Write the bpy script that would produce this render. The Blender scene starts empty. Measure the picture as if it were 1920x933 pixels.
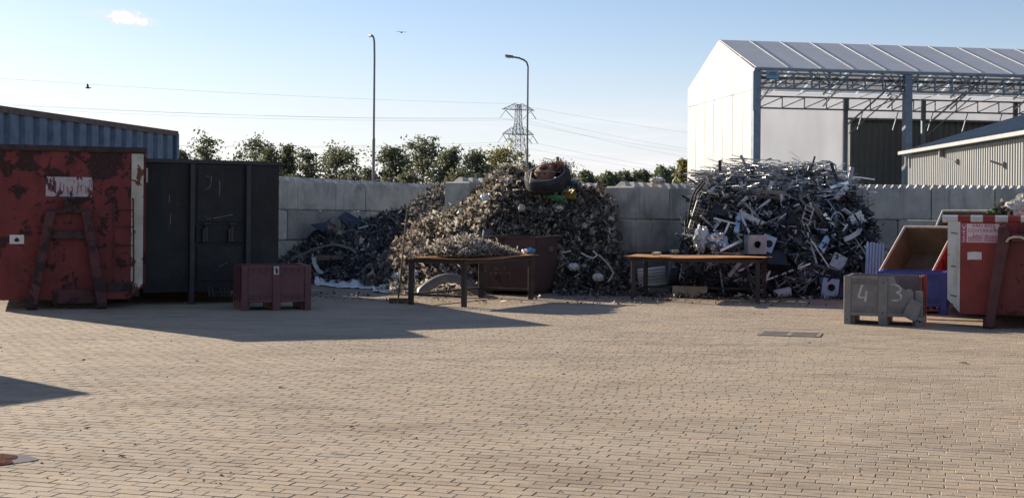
import bpy, math, random
import numpy as np
from mathutils import Matrix, Vector
random.seed(7); rng = np.random.default_rng(7)
scene = bpy.context.scene
COL = scene.collection
R_ = math.radians
# ------------------------------------------------------------------ camera
FPX, EYE, ROLL = 2450.0, 1.66, R_(0.5)          # focal length in photo pixels, eye height, roll
cam = bpy.data.cameras.new('camera'); camo = bpy.data.objects.new('camera', cam); COL.objects.link(camo)
cam.sensor_width = 36; cam.lens = FPX / 1920 * 36; cam.shift_y = -61.5 / 1920
cam.clip_start = 0.1; cam.clip_end = 6000
camo.matrix_world = Matrix.Translation((0, 0, EYE)) @ Matrix.Rotation(-ROLL, 4, 'Y') @ Matrix.Rotation(R_(90), 4, 'X')
scene.camera = camo
# ------------------------------------------------------------------ light
SUN = Vector((-1.90, 1.82, 1.0)).normalized()    # towards the sun
SUN_EL = math.asin(SUN.z); SUN_AZ = math.atan2(SUN.x, SUN.y)
sl = bpy.data.lights.new('sun', 'SUN'); sl.energy = 4.1; sl.angle = R_(0.5); sl.color = (1.0, 0.88, 0.72)
so = bpy.data.objects.new('sun', sl); COL.objects.link(so)
so.rotation_euler = (-SUN).to_track_quat('-Z', 'Y').to_euler()
so.location = (-40, 40, 40)
scene.view_settings.view_transform = 'Standard'; scene.view_settings.look = 'None'
scene.view_settings.exposure = 1.14; scene.view_settings.gamma = 1
world = bpy.data.worlds.new('World'); scene.world = world; world.use_nodes = True

def build_world():
    nt = world.node_tree; nt.nodes.clear(); N = nt.nodes; Lk = nt.links.new
    out = N.new('ShaderNodeOutputWorld'); bg = N.new('ShaderNodeBackground'); bg.inputs[1].default_value = 0.061
    sky = N.new('ShaderNodeTexSky'); sky.sky_type = 'NISHITA'; sky.sun_disc = False
    sky.sun_elevation = SUN_EL; sky.sun_rotation = SUN_AZ
    sky.altitude = 0; sky.air_density = 1.0; sky.dust_density = 0.25; sky.ozone_density = 3.0
    tc = N.new('ShaderNodeTexCoord')
    def math_(op, a, b=None, c=None, clamp=False):
        n = N.new('ShaderNodeMath'); n.operation = op; n.use_clamp = clamp
        for i, v in enumerate((a, b, c)):
            if v is None: continue
            if isinstance(v, (int, float)): n.inputs[i].default_value = v
            else: Lk(v, n.inputs[i])
        return n.outputs[0]
    sep = N.new('ShaderNodeSeparateXYZ'); Lk(tc.outputs['Generated'], sep.inputs[0])
    az = math_('ARCTAN2', sep.outputs[0], sep.outputs[1]); el = math_('ARCSINE', sep.outputs[2])
    comb = N.new('ShaderNodeCombineXYZ'); Lk(az, comb.inputs[0]); Lk(el, comb.inputs[1])
    def noise(scale_vec, detail, rough=.6, offs=(0, 0, 0)):
        mp = N.new('ShaderNodeMapping'); mp.inputs['Scale'].default_value = scale_vec; mp.inputs['Location'].default_value = offs
        Lk(comb.outputs[0], mp.inputs[0])
        n = N.new('ShaderNodeTexNoise'); n.inputs['Scale'].default_value = 1; n.inputs['Detail'].default_value = detail
        n.inputs['Roughness'].default_value = rough; Lk(mp.outputs[0], n.inputs['Vector']); return n.outputs['Fac']
    def ss(v, a, b):
        n = N.new('ShaderNodeMapRange'); n.interpolation_type = 'SMOOTHSTEP'; Lk(v, n.inputs[0])
        n.inputs[1].default_value = a; n.inputs[2].default_value = b; return n.outputs[0]
    # low thin streaks all round the horizon
    st = noise((2.2, 26, 1), 6, .62, (3.1, .4, 0))
    band = math_('MULTIPLY', ss(el, .015, .05), math_('SUBTRACT', 1, ss(el, .07, .105)))
    streak = math_('MULTIPLY', math_('MULTIPLY', ss(st, .42, .62), band), .6)
    # small puffs: (azimuth, elevation, half width, half height, strength)
    wob = noise((22, 34, 1), 8, .68); wob2 = noise((70, 90, 1), 6, .7, (5, 2, 0))
    veil = math_('MULTIPLY', math_('SUBTRACT', 1, ss(el, .0, .17)), .55)
    tot = math_('MAXIMUM', streak, math_('ADD', math_('ADD', veil, .03), math_('MULTIPLY', streak, .55)))
    for (px, py, hw, hh, amt, edge) in ((232, 40, 60, 13, 1.02, .85), (186, 30, 20, 9, .55, .9), (762, 192, 62, 7, .5, .9), (925, 159, 22, 8, .35, 1), (445, 182, 18, 5, .2, 1)):
        a0 = math.atan((px - 960) / FPX); e0 = math.atan((405 - py) / FPX * math.cos(a0))
        dx = math_('DIVIDE', math_('SUBTRACT', az, a0), hw / FPX)
        dy = math_('DIVIDE', math_('ADD', math_('SUBTRACT', el, e0), math_('MULTIPLY', dx, 5.5 / FPX * (1 if amt > 1 else 0))), hh / FPX)
        r = math_('SQRT', math_('ADD', math_('MULTIPLY', dx, dx), math_('MULTIPLY', dy, dy)))
        r = math_('ADD', r, math_('MULTIPLY', math_('SUBTRACT', wob, .5), 3.4))
        r = math_('ADD', r, math_('MULTIPLY', math_('SUBTRACT', wob2, .5), 2.6))
        m = math_('MULTIPLY', math_('SUBTRACT', 1, ss(r, 1 - edge, 1 + edge * .6)), amt)
        tot = math_('MAXIMUM', tot, m)
    tot = math_('MINIMUM', tot, 1)
    mix = N.new('ShaderNodeMix'); mix.data_type = 'RGBA'; Lk(tot, mix.inputs[0]); Lk(sky.outputs[0], mix.inputs[6])
    cc = N.new('ShaderNodeMix'); cc.data_type = 'RGBA'; Lk(ss(tot, .55, .95), cc.inputs[0])
    cc.inputs[6].default_value = (6.2, 6.95, 7.5, 1); cc.inputs[7].default_value = (8.4, 8.5, 8.6, 1); Lk(cc.outputs[2], mix.inputs[7])
    tint = N.new('ShaderNodeMix'); tint.data_type = 'RGBA'; tint.blend_type = 'MULTIPLY'; tint.inputs[0].default_value = 1; Lk(mix.outputs[2], tint.inputs[6]); tint.inputs[7].default_value = (1.08, .975, 1.0, 1)
    Lk(tint.outputs[2], bg.inputs[0]); Lk(bg.outputs[0], out.inputs[0])
build_world()

# ------------------------------------------------------------------ photo measurements -> places in the yard
cR, sR = math.cos(ROLL), math.sin(ROLL)
def uv(px, py):
    dx, dy = px - 960, py - 405
    return dx * cR + dy * sR, -dx * sR + dy * cR
def G(px, py, z=0.0):
    u, v = uv(px, py); d = FPX * (EYE - z) / v
    return Vector((u * d / FPX, d, z))
def P(px, py, d):
    u, v = uv(px, py)
    return Vector((u * d / FPX, d, EYE - v * d / FPX))
def face(loc, ang):
    """photo point -> (x, z) on a vertical face through loc that runs at angle ang"""
    c, s = math.cos(ang), math.sin(ang)
    def f(px, py):
        u, v = uv(px, py); a = u / FPX
        t = (a * loc[1] - loc[0]) / (c - a * s)
        d = loc[1] + t * s
        return t, EYE - v * d / FPX
    return f
def colx(px, loc, ang):
    return face(loc, ang)(px, 405)[0]

# ------------------------------------------------------------------ object helpers
class MB:
    def __init__(s): s.v = []; s.f = []
    def add(s, vs, fs):
        n = len(s.v); s.v += [tuple(v) for v in vs]; s.f += [tuple(i + n for i in f) for f in fs]; return s
    def hexa(s, p):      # 8 corners: bottom 4 ccw, top 4
        return s.add(p, [(3, 2, 1, 0), (4, 5, 6, 7), (0, 1, 5, 4), (1, 2, 6, 5), (2, 3, 7, 6), (3, 0, 4, 7)])
    def box(s, x0, y0, z0, x1, y1, z1):
        return s.hexa([(x0, y0, z0), (x1, y0, z0), (x1, y1, z0), (x0, y1, z0), (x0, y0, z1), (x1, y0, z1), (x1, y1, z1), (x0, y1, z1)])
    def bar(s, p, q, w, h=None, up=(0, 0, 1), roll=0):
        p, q = Vector(p), Vector(q); h = w if h is None else h
        d = (q - p)
        if d.length < 1e-6: return s
        d.normalize(); up = Vector(up)
        if abs(d.dot(up)) > .98: up = Vector((0, 1, 0))
        a = d.cross(up).normalized(); b = a.cross(d)
        if roll:
            c_, s_ = math.cos(roll), math.sin(roll); a, b = a * c_ + b * s_, b * c_ - a * s_
        a *= w / 2; b *= h / 2
        return s.hexa([p - a - b, p + a - b, q + a - b, q - a - b, p - a + b, p + a + b, q + a + b, q - a + b])
    def tube(s, pts, r, n=8, cap=True):
        pts = [Vector(p) for p in pts]; rs = r if isinstance(r, (list, tuple)) else [r] * len(pts)
        base = len(s.v); prev = None
        for i, p in enumerate(pts):
            t = (pts[min(i + 1, len(pts) - 1)] - pts[max(i - 1, 0)]).normalized()
            if prev is None:
                a = t.cross(Vector((0, 0, 1)) if abs(t.z) < .9 else Vector((1, 0, 0))).normalized()
            else:
                a = (prev - t * prev.dot(t)).normalized()
            prev = a; b = t.cross(a)
            for k in range(n):
                w = 2 * math.pi * k / n; s.v.append(tuple(p + (a * math.cos(w) + b * math.sin(w)) * rs[i]))
        for i in range(len(pts) - 1):
            for k in range(n):
                k2 = (k + 1) % n
                s.f.append((base + i * n + k, base + i * n + k2, base + (i + 1) * n + k2, base + (i + 1) * n + k))
        if cap:
            s.f.append(tuple(base + k for k in range(n))[::-1]); e = base + (len(pts) - 1) * n
            s.f.append(tuple(e + k for k in range(n)))
        return s
    def prism(s, poly, y0, y1):      # polygon in x,z swept along y
        n = len(poly)
        vs = [(x, y0, z) for x, z in poly] + [(x, y1, z) for x, z in poly]
        return s.add(vs, [tuple(range(n)), tuple(range(2 * n - 1, n - 1, -1))] + [(i, i + n, (i + 1) % n + n, (i + 1) % n) for i in range(n)])
    def extr(s, poly, origin, ex, ey, ez, t):   # polygon in plane ex,ey thickness t along ez
        o = Vector(origin); ex, ey, ez = Vector(ex), Vector(ey), Vector(ez); n = len(poly)
        a = [o + ex * x + ey * y for x, y in poly]; b = [p + ez * t for p in a]
        return s.add(a + b, [tuple(range(n))[::-1], tuple(range(n, 2 * n))] + [(i, (i + 1) % n, (i + 1) % n + n, i + n) for i in range(n)])
    def ring(s, c, axis, r0, r1, h, n=32, a0=0, a1=2 * math.pi):
        c = Vector(c); ax = Vector(axis).normalized()
        e1 = ax.cross(Vector((0, 0, 1)) if abs(ax.z) < .9 else Vector((1, 0, 0))).normalized(); e2 = ax.cross(e1)
        prof = [(r0, -h / 2), (r1, -h / 2), (r1, h / 2), (r0, h / 2)]
        return s.lathe(c, ax, prof, n, True)
    def lathe(s, c, axis, prof, n=24, closed=False):
        c = Vector(c); ax = Vector(axis).normalized()
        e1 = ax.cross(Vector((0, 0, 1)) if abs(ax.z) < .9 else Vector((1, 0, 0))).normalized(); e2 = ax.cross(e1)
        b = len(s.v); m = len(prof)
        for k in range(n):
            w = 2 * math.pi * k / n; d = e1 * math.cos(w) + e2 * math.sin(w)
            for r, h in prof: s.v.append(tuple(c + d * r + ax * h))
        for k in range(n):
            k2 = (k + 1) % n
            for j in range(m if closed else m - 1):
                j2 = (j + 1) % m
                s.f.append((b + k * m + j, b + k2 * m + j, b + k2 * m + j2, b + k * m + j2))
        return s
    def mesh(s, name, mat, smooth=False):
        me = bpy.data.meshes.new(name); me.from_pydata(s.v, [], s.f); me.materials.append(mat)
        if smooth: me.polygons.foreach_set('use_smooth', [True] * len(me.polygons))
        me.update(); return me
    def build(s, name, mat, parent=None, bevel=0, smooth=False, fix=True):
        me = s.mesh(name, mat, smooth)
        if fix:
            import bmesh
            bm = bmesh.new(); bm.from_mesh(me); bmesh.ops.recalc_face_normals(bm, faces=bm.faces); bm.to_mesh(me); bm.free()
        return link(name, me, parent, bevel)
def link(name, me, parent=None, bevel=0):
    o = bpy.data.objects.new(name, me); COL.objects.link(o)
    if parent is not None: o.parent = parent
    if bevel:
        b = o.modifiers.new('bevel', 'BEVEL'); b.width = bevel; b.segments = 1; b.limit_method = 'ANGLE'
    return o
def np_mesh(name, V, F, mat, parent=None, smooth_=False):
    V = np.asarray(V, np.float32); F = np.asarray(F, np.int32); k = F.shape[1]
    me = bpy.data.meshes.new(name); me.vertices.add(len(V)); me.vertices.foreach_set('co', V.ravel())
    me.loops.add(F.size); me.loops.foreach_set('vertex_index', F.ravel())
    me.polygons.add(len(F)); me.polygons.foreach_set('loop_start', np.arange(0, F.size, k, dtype=np.int32))
    me.polygons.foreach_set('loop_total', np.full(len(F), k, np.int32))
    me.materials.append(mat); me.update(calc_edges=True); me.validate()
    me.polygons.foreach_set('use_smooth', [smooth_] * len(me.polygons))
    return link(name, me, parent)
def tag(o, label=None, cat=None, group=None, kind=None):
    if label: o['label'] = label
    if cat: o['category'] = cat
    if group: o['group'] = group
    if kind: o['kind'] = kind
    return o
def thing(name, label, cat, loc=(0, 0, 0), rz=0, group=None):
    o = bpy.data.objects.new(name, None); COL.objects.link(o); o.location = loc; o.rotation_euler = (0, 0, rz)
    o.empty_display_size = .2
    return tag(o, label, cat, group)
def text_mesh(body, size, name, mat, parent, loc, rot=(R_(90), 0, 0), align='LEFT', extrude=.0006, sx=1):
    cu = bpy.data.curves.new(name, 'FONT'); cu.body = body; cu.size = size; cu.align_x = align; cu.extrude = extrude
    cu.resolution_u = 3
    o = bpy.data.objects.new(name, cu); COL.objects.link(o)
    me = bpy.data.meshes.new_from_object(o.evaluated_get(bpy.context.evaluated_depsgraph_get()))
    bpy.data.objects.remove(o); me.name = name; me.materials.clear(); me.materials.append(mat)
    t = link(name, me, parent); t.location = loc; t.rotation_euler = rot; t.scale = (sx, 1, 1); return t

# ------------------------------------------------------------------ materials
def new_mat(name):
    m = bpy.data.materials.new(name); m.use_nodes = True; nt = m.node_tree
    return m, nt, nt.nodes['Principled BSDF'], nt.nodes['Material Output']
def ramp(nt, fac, stops, interp='LINEAR'):
    r = nt.nodes.new('ShaderNodeValToRGB'); r.color_ramp.interpolation = interp
    e = r.color_ramp.elements
    while len(e) > 1: e.remove(e[-1])
    e[0].position = stops[0][0]; e[0].color = (*stops[0][1], 1)
    for p, c in stops[1:]:
        n = e.new(p); n.color = (*c, 1)
    nt.links.new(fac, r.inputs[0]); return r.outputs[0]
def tex(nt, scale, detail=4, rough=.55, stretch=(1, 1, 1), coord='Object', dist=0):
    tc = nt.nodes.new('ShaderNodeTexCoord'); mp = nt.nodes.new('ShaderNodeMapping'); mp.inputs['Scale'].default_value = stretch
    oi = nt.nodes.new('ShaderNodeObjectInfo'); ad = nt.nodes.new('ShaderNodeVectorMath'); ad.operation = 'MULTIPLY_ADD'
    nt.links.new(oi.outputs['Random'], ad.inputs[0]); ad.inputs[1].default_value = (37, 53, 29); nt.links.new(tc.outputs[coord], ad.inputs[2])
    nt.links.new(ad.outputs[0], mp.inputs[0])
    n = nt.nodes.new('ShaderNodeTexNoise'); n.inputs['Scale'].default_value = scale; n.inputs['Detail'].default_value = detail
    n.inputs['Roughness'].default_value = rough; n.inputs['Distortion'].default_value = dist
    nt.links.new(mp.outputs[0], n.inputs['Vector']); return n.outputs['Fac']
def mixc(nt, fac, a, b, mode='MIX'):
    m = nt.nodes.new('ShaderNodeMix'); m.data_type = 'RGBA'; m.blend_type = mode
    for i, v in ((0, fac), (6, a), (7, b)):
        if isinstance(v, (int, float)): m.inputs[i].default_value = v
        elif isinstance(v, tuple): m.inputs[i].default_value = (*v, 1)
        else: nt.links.new(v, m.inputs[i])
    return m.outputs[2]
def mth(nt, op, a, b=0, clamp=False):
    n = nt.nodes.new('ShaderNodeMath'); n.operation = op; n.use_clamp = clamp
    for i, v in ((0, a), (1, b)):
        if isinstance(v, (int, float)): n.inputs[i].default_value = v
        else: nt.links.new(v, n.inputs[i])
    return n.outputs[0]
def smooth(nt, v, a, b):
    n = nt.nodes.new('ShaderNodeMapRange'); n.interpolation_type = 'SMOOTHSTEP'; nt.links.new(v, n.inputs[0])
    n.inputs[1].default_value = a; n.inputs[2].default_value = b; return n.outputs[0]
def bump(nt, bsdf, h, strength, dist=.02, prev=None):
    b = nt.nodes.new('ShaderNodeBump'); b.inputs['Strength'].default_value = strength; b.inputs['Distance'].default_value = dist
    nt.links.new(h, b.inputs['Height'])
    if prev is not None: nt.links.new(prev, b.inputs['Normal'])
    nt.links.new(b.outputs[0], bsdf.inputs['Normal']); return b.outputs[0]
def M(name, col, var=.18, scale=6, rough=.6, metal=0, bmp=.15, bscale=40, dent=0, rust=None, rcol=(.045, .026, .02), rscale=3, rstretch=(1, 1, 1),
      obj_var=0, dirt=None, dscale=1.2, scratch=None, island=None, spec=None, topz=None, dirt_amt=.6, runs=None, runs_amt=.55):
    m, nt, b, out = new_mat(name)
    f = tex(nt, scale, 6); lo = tuple(c * (1 - var) for c in col); hi = tuple(min(1, c * (1 + var)) for c in col)
    c = ramp(nt, f, [(.3, lo), (.7, hi)])
    if island:
        g = nt.nodes.new('ShaderNodeNewGeometry'); ci = ramp(nt, g.outputs['Random Per Island'], island, 'CONSTANT')
        c = mixc(nt, 1.0, ci, ramp(nt, f, [(.3, (1 - var,) * 3), (.7, (1 + var,) * 3)]), 'MULTIPLY')
    if obj_var:
        oi = nt.nodes.new('ShaderNodeObjectInfo')
        c = mixc(nt, 1.0, c, ramp(nt, oi.outputs['Random'], [(0, (1 - obj_var,) * 3), (.5, (1, 1, 1)), (1, (1 + obj_var * .7, 1 + obj_var * .65, 1 + obj_var * .55))]), 'MULTIPLY')
    if dirt:
        d = smooth(nt, tex(nt, dscale, 7, .65), .42, .72); c = mixc(nt, mth(nt, 'MULTIPLY', d, dirt_amt), c, dirt)
    if runs:
        w = mth(nt, 'MULTIPLY', smooth(nt, tex(nt, 2.2, 6, .6, (4, 4, .35)), .52, .68), smooth(nt, tex(nt, .9, 3), .40, .62)); c = mixc(nt, mth(nt, 'MULTIPLY', w, runs_amt), c, runs)
    rv = rough
    if scratch:
        s1 = tex(nt, 3.2, 3, .5, (7, 7, .5), dist=1.6); l = mth(nt, 'ABSOLUTE', mth(nt, 'SUBTRACT', s1, .5))
        l = mth(nt, 'SUBTRACT', 1, smooth(nt, l, .002, .009)); gate = smooth(nt, tex(nt, 1.7, 3), .56, .66)
        c = mixc(nt, mth(nt, 'MULTIPLY', mth(nt, 'MULTIPLY', l, gate), .5), c, scratch)
    if rust is not None:
        r = tex(nt, rscale, 9, .62, rstretch, dist=.35); r2 = tex(nt, rscale * 5, 5, .6)
        r = mth(nt, 'ADD', r, mth(nt, 'MULTIPLY', mth(nt, 'SUBTRACT', r2, .5), .16))
        if topz:
            tc = nt.nodes.new('ShaderNodeTexCoord'); sp = nt.nodes.new('ShaderNodeSeparateXYZ'); nt.links.new(tc.outputs['Object'], sp.inputs[0])
            r = mth(nt, 'ADD', r, mth(nt, 'MULTIPLY', smooth(nt, sp.outputs[2], topz[0], topz[1]), topz[2]))
        k = smooth(nt, r, rust, rust + .035)
        rc = ramp(nt, tex(nt, 18, 5), [(.3, rcol), (.75, tuple(x * 1.9 for x in rcol))])
        c = mixc(nt, k, c, rc)
        nt.links.new(mth(nt, 'ADD', mth(nt, 'MULTIPLY', k, .3), rough, True), b.inputs['Roughness'])
        if metal: nt.links.new(mth(nt, 'MULTIPLY', mth(nt, 'SUBTRACT', 1, k), metal), b.inputs['Metallic'])
    else:
        b.inputs['Roughness'].default_value = rough; b.inputs['Metallic'].default_value = metal
    if spec is not None: b.inputs['Specular IOR Level'].default_value = spec
    nt.links.new(c, b.inputs['Base Color'])
    pv = None
    if dent: pv = bump(nt, b, tex(nt, 1.6, 3), dent, .12)
    if bmp: bump(nt, b, tex(nt, bscale, 5), bmp, .01, pv)
    return m
mats = {}
mats['red'] = M('red_paint', (.175, .034, .031), .28, runs=(.05, .022, .018), scale=3, rough=.6, spec=.25, rust=.55, rcol=(.035, .018, .017), rscale=3.2, dent=.35, topz=(1.7, 2.7, .07), dirt=(.12, .03, .025), dscale=1.5)
mats['red_rail'] = M('rusted_rail', (.05, .03, .027), .4, 9, .85, rust=.55, rcol=(.022, .014, .013))
mats['red_frame'] = M('rusty_red_frame', (.08, .022, .02), .3, 5, .7, rust=.5, rcol=(.03, .017, .016), rscale=4)
mats['band'] = M('worn_white_band', (.52, .48, .40), .15, 5, .6, rust=.56, rcol=(.09, .035, .016), rscale=5, rstretch=(1, 1, .6), dirt=(.30, .24, .16))
mats['sticker'] = M('worn_sticker', (.42, .36, .36), .15, 18, .5, rust=.54, rcol=(.045, .018, .02), rscale=7, rstretch=(1.6, 1, .6))
mats['sticker_ink'] = M('sticker_ink', (.28, .03, .06), .3, 20, .6)
mats['label_white'] = M('white_label', (.62, .60, .56), .1, 20, .6)
mats['dark_spot'] = M('dark_spot', (.02, .018, .016), .2, 20, .8)
mats['black'] = M('black_paint', runs=(.04, .034, .028), runs_amt=.6, col=(.020, .0205, .0205), var=.25, scale=2.5, rough=.6, spec=.25, dent=.5, scratch=(.14, .14, .14), dirt=(.035, .034, .033), dscale=1.4)
mats['black_trim'] = M('black_trim', (.027, .028, .03), .3, 6, .6, rust=.68, rcol=(.05, .035, .025), rscale=6)
mats['white_worn'] = M('white_patch', (.45, .44, .42), .2, 8, .6)
mats['maroon'] = M('maroon_plastic', (.105, .028, .034), .2, 6, .5, bmp=.1, dirt=(.085, .045, .045), dscale=3)
mats['maroon_dark'] = M('maroon_shadow_side', (.095, .026, .031), .2, 6, .55)
mats['grey_plastic'] = M('grey_plastic', (.17, .162, .152), .22, 5, .6, dirt=(.24, .215, .19), dscale=4, bmp=.2)
mats['crate_red'] = M('red_brown_plastic', (.14, .038, .03), .2, 6, .55)
mats['paint_white'] = M('faded_white_paint', (.40, .39, .37), .35, 14, .9)
mats['blue_plastic'] = M('blue_plastic', (.018, .06, .27), .15, 6, .45, dirt=(.04, .075, .24), dscale=3)
mats['blue_steel'] = M('blue_steel', (.075, .125, .20), .3, 3, .6, rust=.66, rcol=(.04, .034, .034), rscale=2.5, rstretch=(1, 1, .5), dirt=(.06, .085, .13))
mats['brown_rail'] = M('rusty_top_rail', (.11, .08, .07), .35, 6, .85)
mats['rust_top'] = M('orange_rust', (.42, .185, .055), .35, 5, .75, dirt=(.20, .085, .035), dscale=3, bmp=.25)
mats['rust_dark'] = M('dark_steel', (.045, .034, .03), .35, 6, .7, rust=.6, rcol=(.09, .042, .022), rscale=5)
mats['box_brown'] = M('brown_steel', (.078, .036, .028), .25, 3, .7, dent=.25, rust=.6, rcol=(.035, .02, .018), rscale=3, dirt=(.075, .04, .033), scratch=(.12, .1, .09))
mats['concrete'] = M('concrete', (.45, .42, .365), .14, 3, .9, obj_var=.38, dirt=(.20, .19, .172), dscale=1.3, runs=(.14, .13, .115), runs_amt=.5, dirt_amt=.75, bmp=.3, bscale=25, dent=.12)
mats['galv'] = M('galvanised_steel', (.30, .315, .33), .25, 8, .38, .75, bmp=.05)
mats['steel_blue'] = M('blue_grey_steel', (.16, .20, .25), .2, 3, .5, .4)
mats['alu'] = M('aluminium', (.62, .62, .62), .2, 6, .32, .85, obj_var=.35)
mats['alu_white'] = M('white_profile', (.62, .62, .60), .15, 6, .45, 0, obj_var=.25, dirt=(.3, .29, .27), dscale=3)
mats['panel_dark'] = M('dark_panel', (.025, .027, .032), .25, 4, .5, dent=.2)
mats['panel_navy'] = M('navy_panel', (.025, .03, .045), .2, 4, .45, dent=.15)
mats['black_rubber'] = M('rubber', (.022, .021, .021), .25, 8, .85, dirt=(.07, .062, .055), dscale=4)
mats['rim_rust'] = M('rusty_rim', (.24, .12, .075), .4, 10, .8, rust=.55, rcol=(.15, .06, .03), rscale=9, dirt=(.42, .36, .3))
mats['wood'] = M('pale_wood', (.42, .33, .22), .2, 9, .8)
mats['wood_grey'] = M('grey_wood', (.24, .21, .17), .25, 7, .85)
mats['wood_brown'] = M('brown_wood', (.13, .085, .06), .3, 7, .85)
mats['film_white'] = M('white_film', (.60, .60, .57), .12, 6, .4, bmp=.35, bscale=14)
mats['film_grey'] = M('grey_sheet', (.16, .145, .128), .2, 5, .5, bmp=.3, bscale=10)
mats['bag_blue'] = M('blue_bag', (.035, .07, .30), .2, 8, .45, bmp=.5, bscale=12)
mats['bag_yellow'] = M('yellow_bag', (.36, .25, .04), .2, 8, .5, bmp=.5, bscale=12)
mats['bag_green'] = M('green_film', (.10, .30, .10), .3, 9, .4, bmp=.5, bscale=12)
mats['pale_blue'] = M('pale_blue_panel', (.27, .42, .60), .12, 5, .6, spec=.3)
mats['red2_mid'] = M('worn_dark_red', (.13, .032, .028), .25, 3, .65, dent=.35, rust=.60, rcol=(.045, .02, .018), rscale=2.5, spec=.25)
mats['casing'] = M('casing_grey', (.33, .34, .33), .2, 5, .45, .3, dirt=(.2, .2, .19))
mats['casing_blue'] = M('casing_blue', (.36, .47, .60), .15, 5, .5)
mats['beige'] = M('beige_coating', (.17, .115, .065), .25, 3, .75, dirt=(.09, .065, .045), dscale=2)
mats['rim_pale'] = M('pale_rim', (.50, .42, .32), .2, 10, .7)
mats['skip_red'] = M('skip_red', (.33, .07, .05), .2, 4, .55, rust=.66, rscale=4)
mats['red2'] = M('weathered_red', (.25, .042, .036), .2, 3, .55, spec=.25, dent=.3, rust=.66, rcol=(.06, .022, .02), rscale=3, dirt=(.20, .042, .036))
mats['red2_dark'] = M('dark_red_frame', (.085, .024, .022), .3, 4, .65, dent=.2, rust=.62, rcol=(.04, .02, .018))
mats['band2'] = M('white_band', (.56, .56, .52), .12, 5, .6, rust=.66, rcol=(.10, .045, .025), rscale=6, dirt=(.36, .33, .28), runs=(.16, .08, .045), runs_amt=.6)
mats['magenta'] = M('magenta_print', (.38, .035, .12), .15, 20, .5)
mats['sign_pink'] = M('pale_pink_sign', (.66, .50, .50), .1, 8, .5, rust=.74, rcol=(.1, .03, .03), rscale=9, dirt=(.38, .26, .27))
mats['fabric_end'] = M('white_fabric', (.52, .515, .50), .05, .5, .6, bmp=0, dirt=(.41, .40, .385), runs=(.30, .29, .27), runs_amt=.35, dscale=.6, dent=.25)
mats['cladding_dark'] = M('dark_cladding', (.060, .068, .074), .15, .6, .6)
mats['cladding_light'] = M('light_cladding', (.30, .31, .305), .1, .7, .55)
mats['roof_grey'] = M('grey_roof_sheet', (.13, .17, .215), .15, .5, .5, .2)
mats['gutter'] = M('gutter', (.36, .36, .35), .1, 2, .5)
mats['sign_blue'] = M('sign_blue', (.17, .29, .45), .1, 5, .5)
mats['sign_navy'] = M('sign_navy', (.04, .08, .20), .1, 5, .5)
mats['pole'] = M('grey_pole', (.17, .175, .19), .15, 1, .55, .2)
mats['lamp_glass'] = M('lamp_glass', (.65, .67, .68), .1, 5, .25)
mats['pylon'] = M('pylon_steel', (.30, .33, .36), .1, .1, .6, .2)
mats['wire'] = M('power_wire', (.30, .32, .35), .1, .1, .6)
mats['bird'] = M('dark_feathers', (.018, .017, .018), .2, 10, .8)
mats['bark'] = M('bark', (.055, .045, .035), .3, 4, .9)
mats['soil'] = M('field', (.075, .085, .035), .35, .15, .95)
mats['hose'] = M('cream_hose', (.45, .40, .26), .15, 9, .5)
mats['cable'] = M('black_cable', (.015, .015, .016), .2, 9, .6)
mats['pink'] = M('pinkish_panel', (.34, .22, .17), .15, 9, .6)
mats['sack'] = M('white_sack', (.58, .53, .46), .15, 5, .8, bmp=.6, bscale=9)
mats['plant'] = M('green_weed', (.05, .11, .03), .3, 9, .7)
mats['cyan'] = M('blue_wrap', (.05, .22, .42), .2, 9, .45, bmp=.4, bscale=12)
mats['grate'] = M('grate_steel', (.24, .205, .165), .25, 8, .7)
mats['sludge'] = M('red_sludge', (.10, .032, .02), .35, 25, 1, bmp=.6, bscale=60, spec=.05)
mats['litter'] = M('dead_leaf', (.07, .035, .02), .3, 12, .9)
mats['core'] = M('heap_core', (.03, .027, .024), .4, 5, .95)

def translucent(name, col, amt=.45, stain=.9):
    m, nt, b, out = new_mat(name)
    c = ramp(nt, tex(nt, .8, 5, .6, (1, 1, .25)), [(.3, tuple(x * stain for x in col)), (.7, col)])
    nt.links.new(c, b.inputs['Base Color']); b.inputs['Roughness'].default_value = .55
    t = nt.nodes.new('ShaderNodeBsdfTranslucent'); nt.links.new(c, t.inputs[0])
    mx = nt.nodes.new('ShaderNodeMixShader'); mx.inputs[0].default_value = amt
    nt.links.new(b.outputs[0], mx.inputs[1]); nt.links.new(t.outputs[0], mx.inputs[2]); nt.links.new(mx.outputs[0], out.inputs[0])
    return m
mats['fabric_in'] = translucent('translucent_fabric', (.70, .715, .76), .70)
mats['fabric_roof'] = translucent('grey_roof_fabric', (.76, .73, .69), .12)
mats['fabric_roof_in'] = translucent('back_roof_fabric', (.68, .68, .70), .5)

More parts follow.
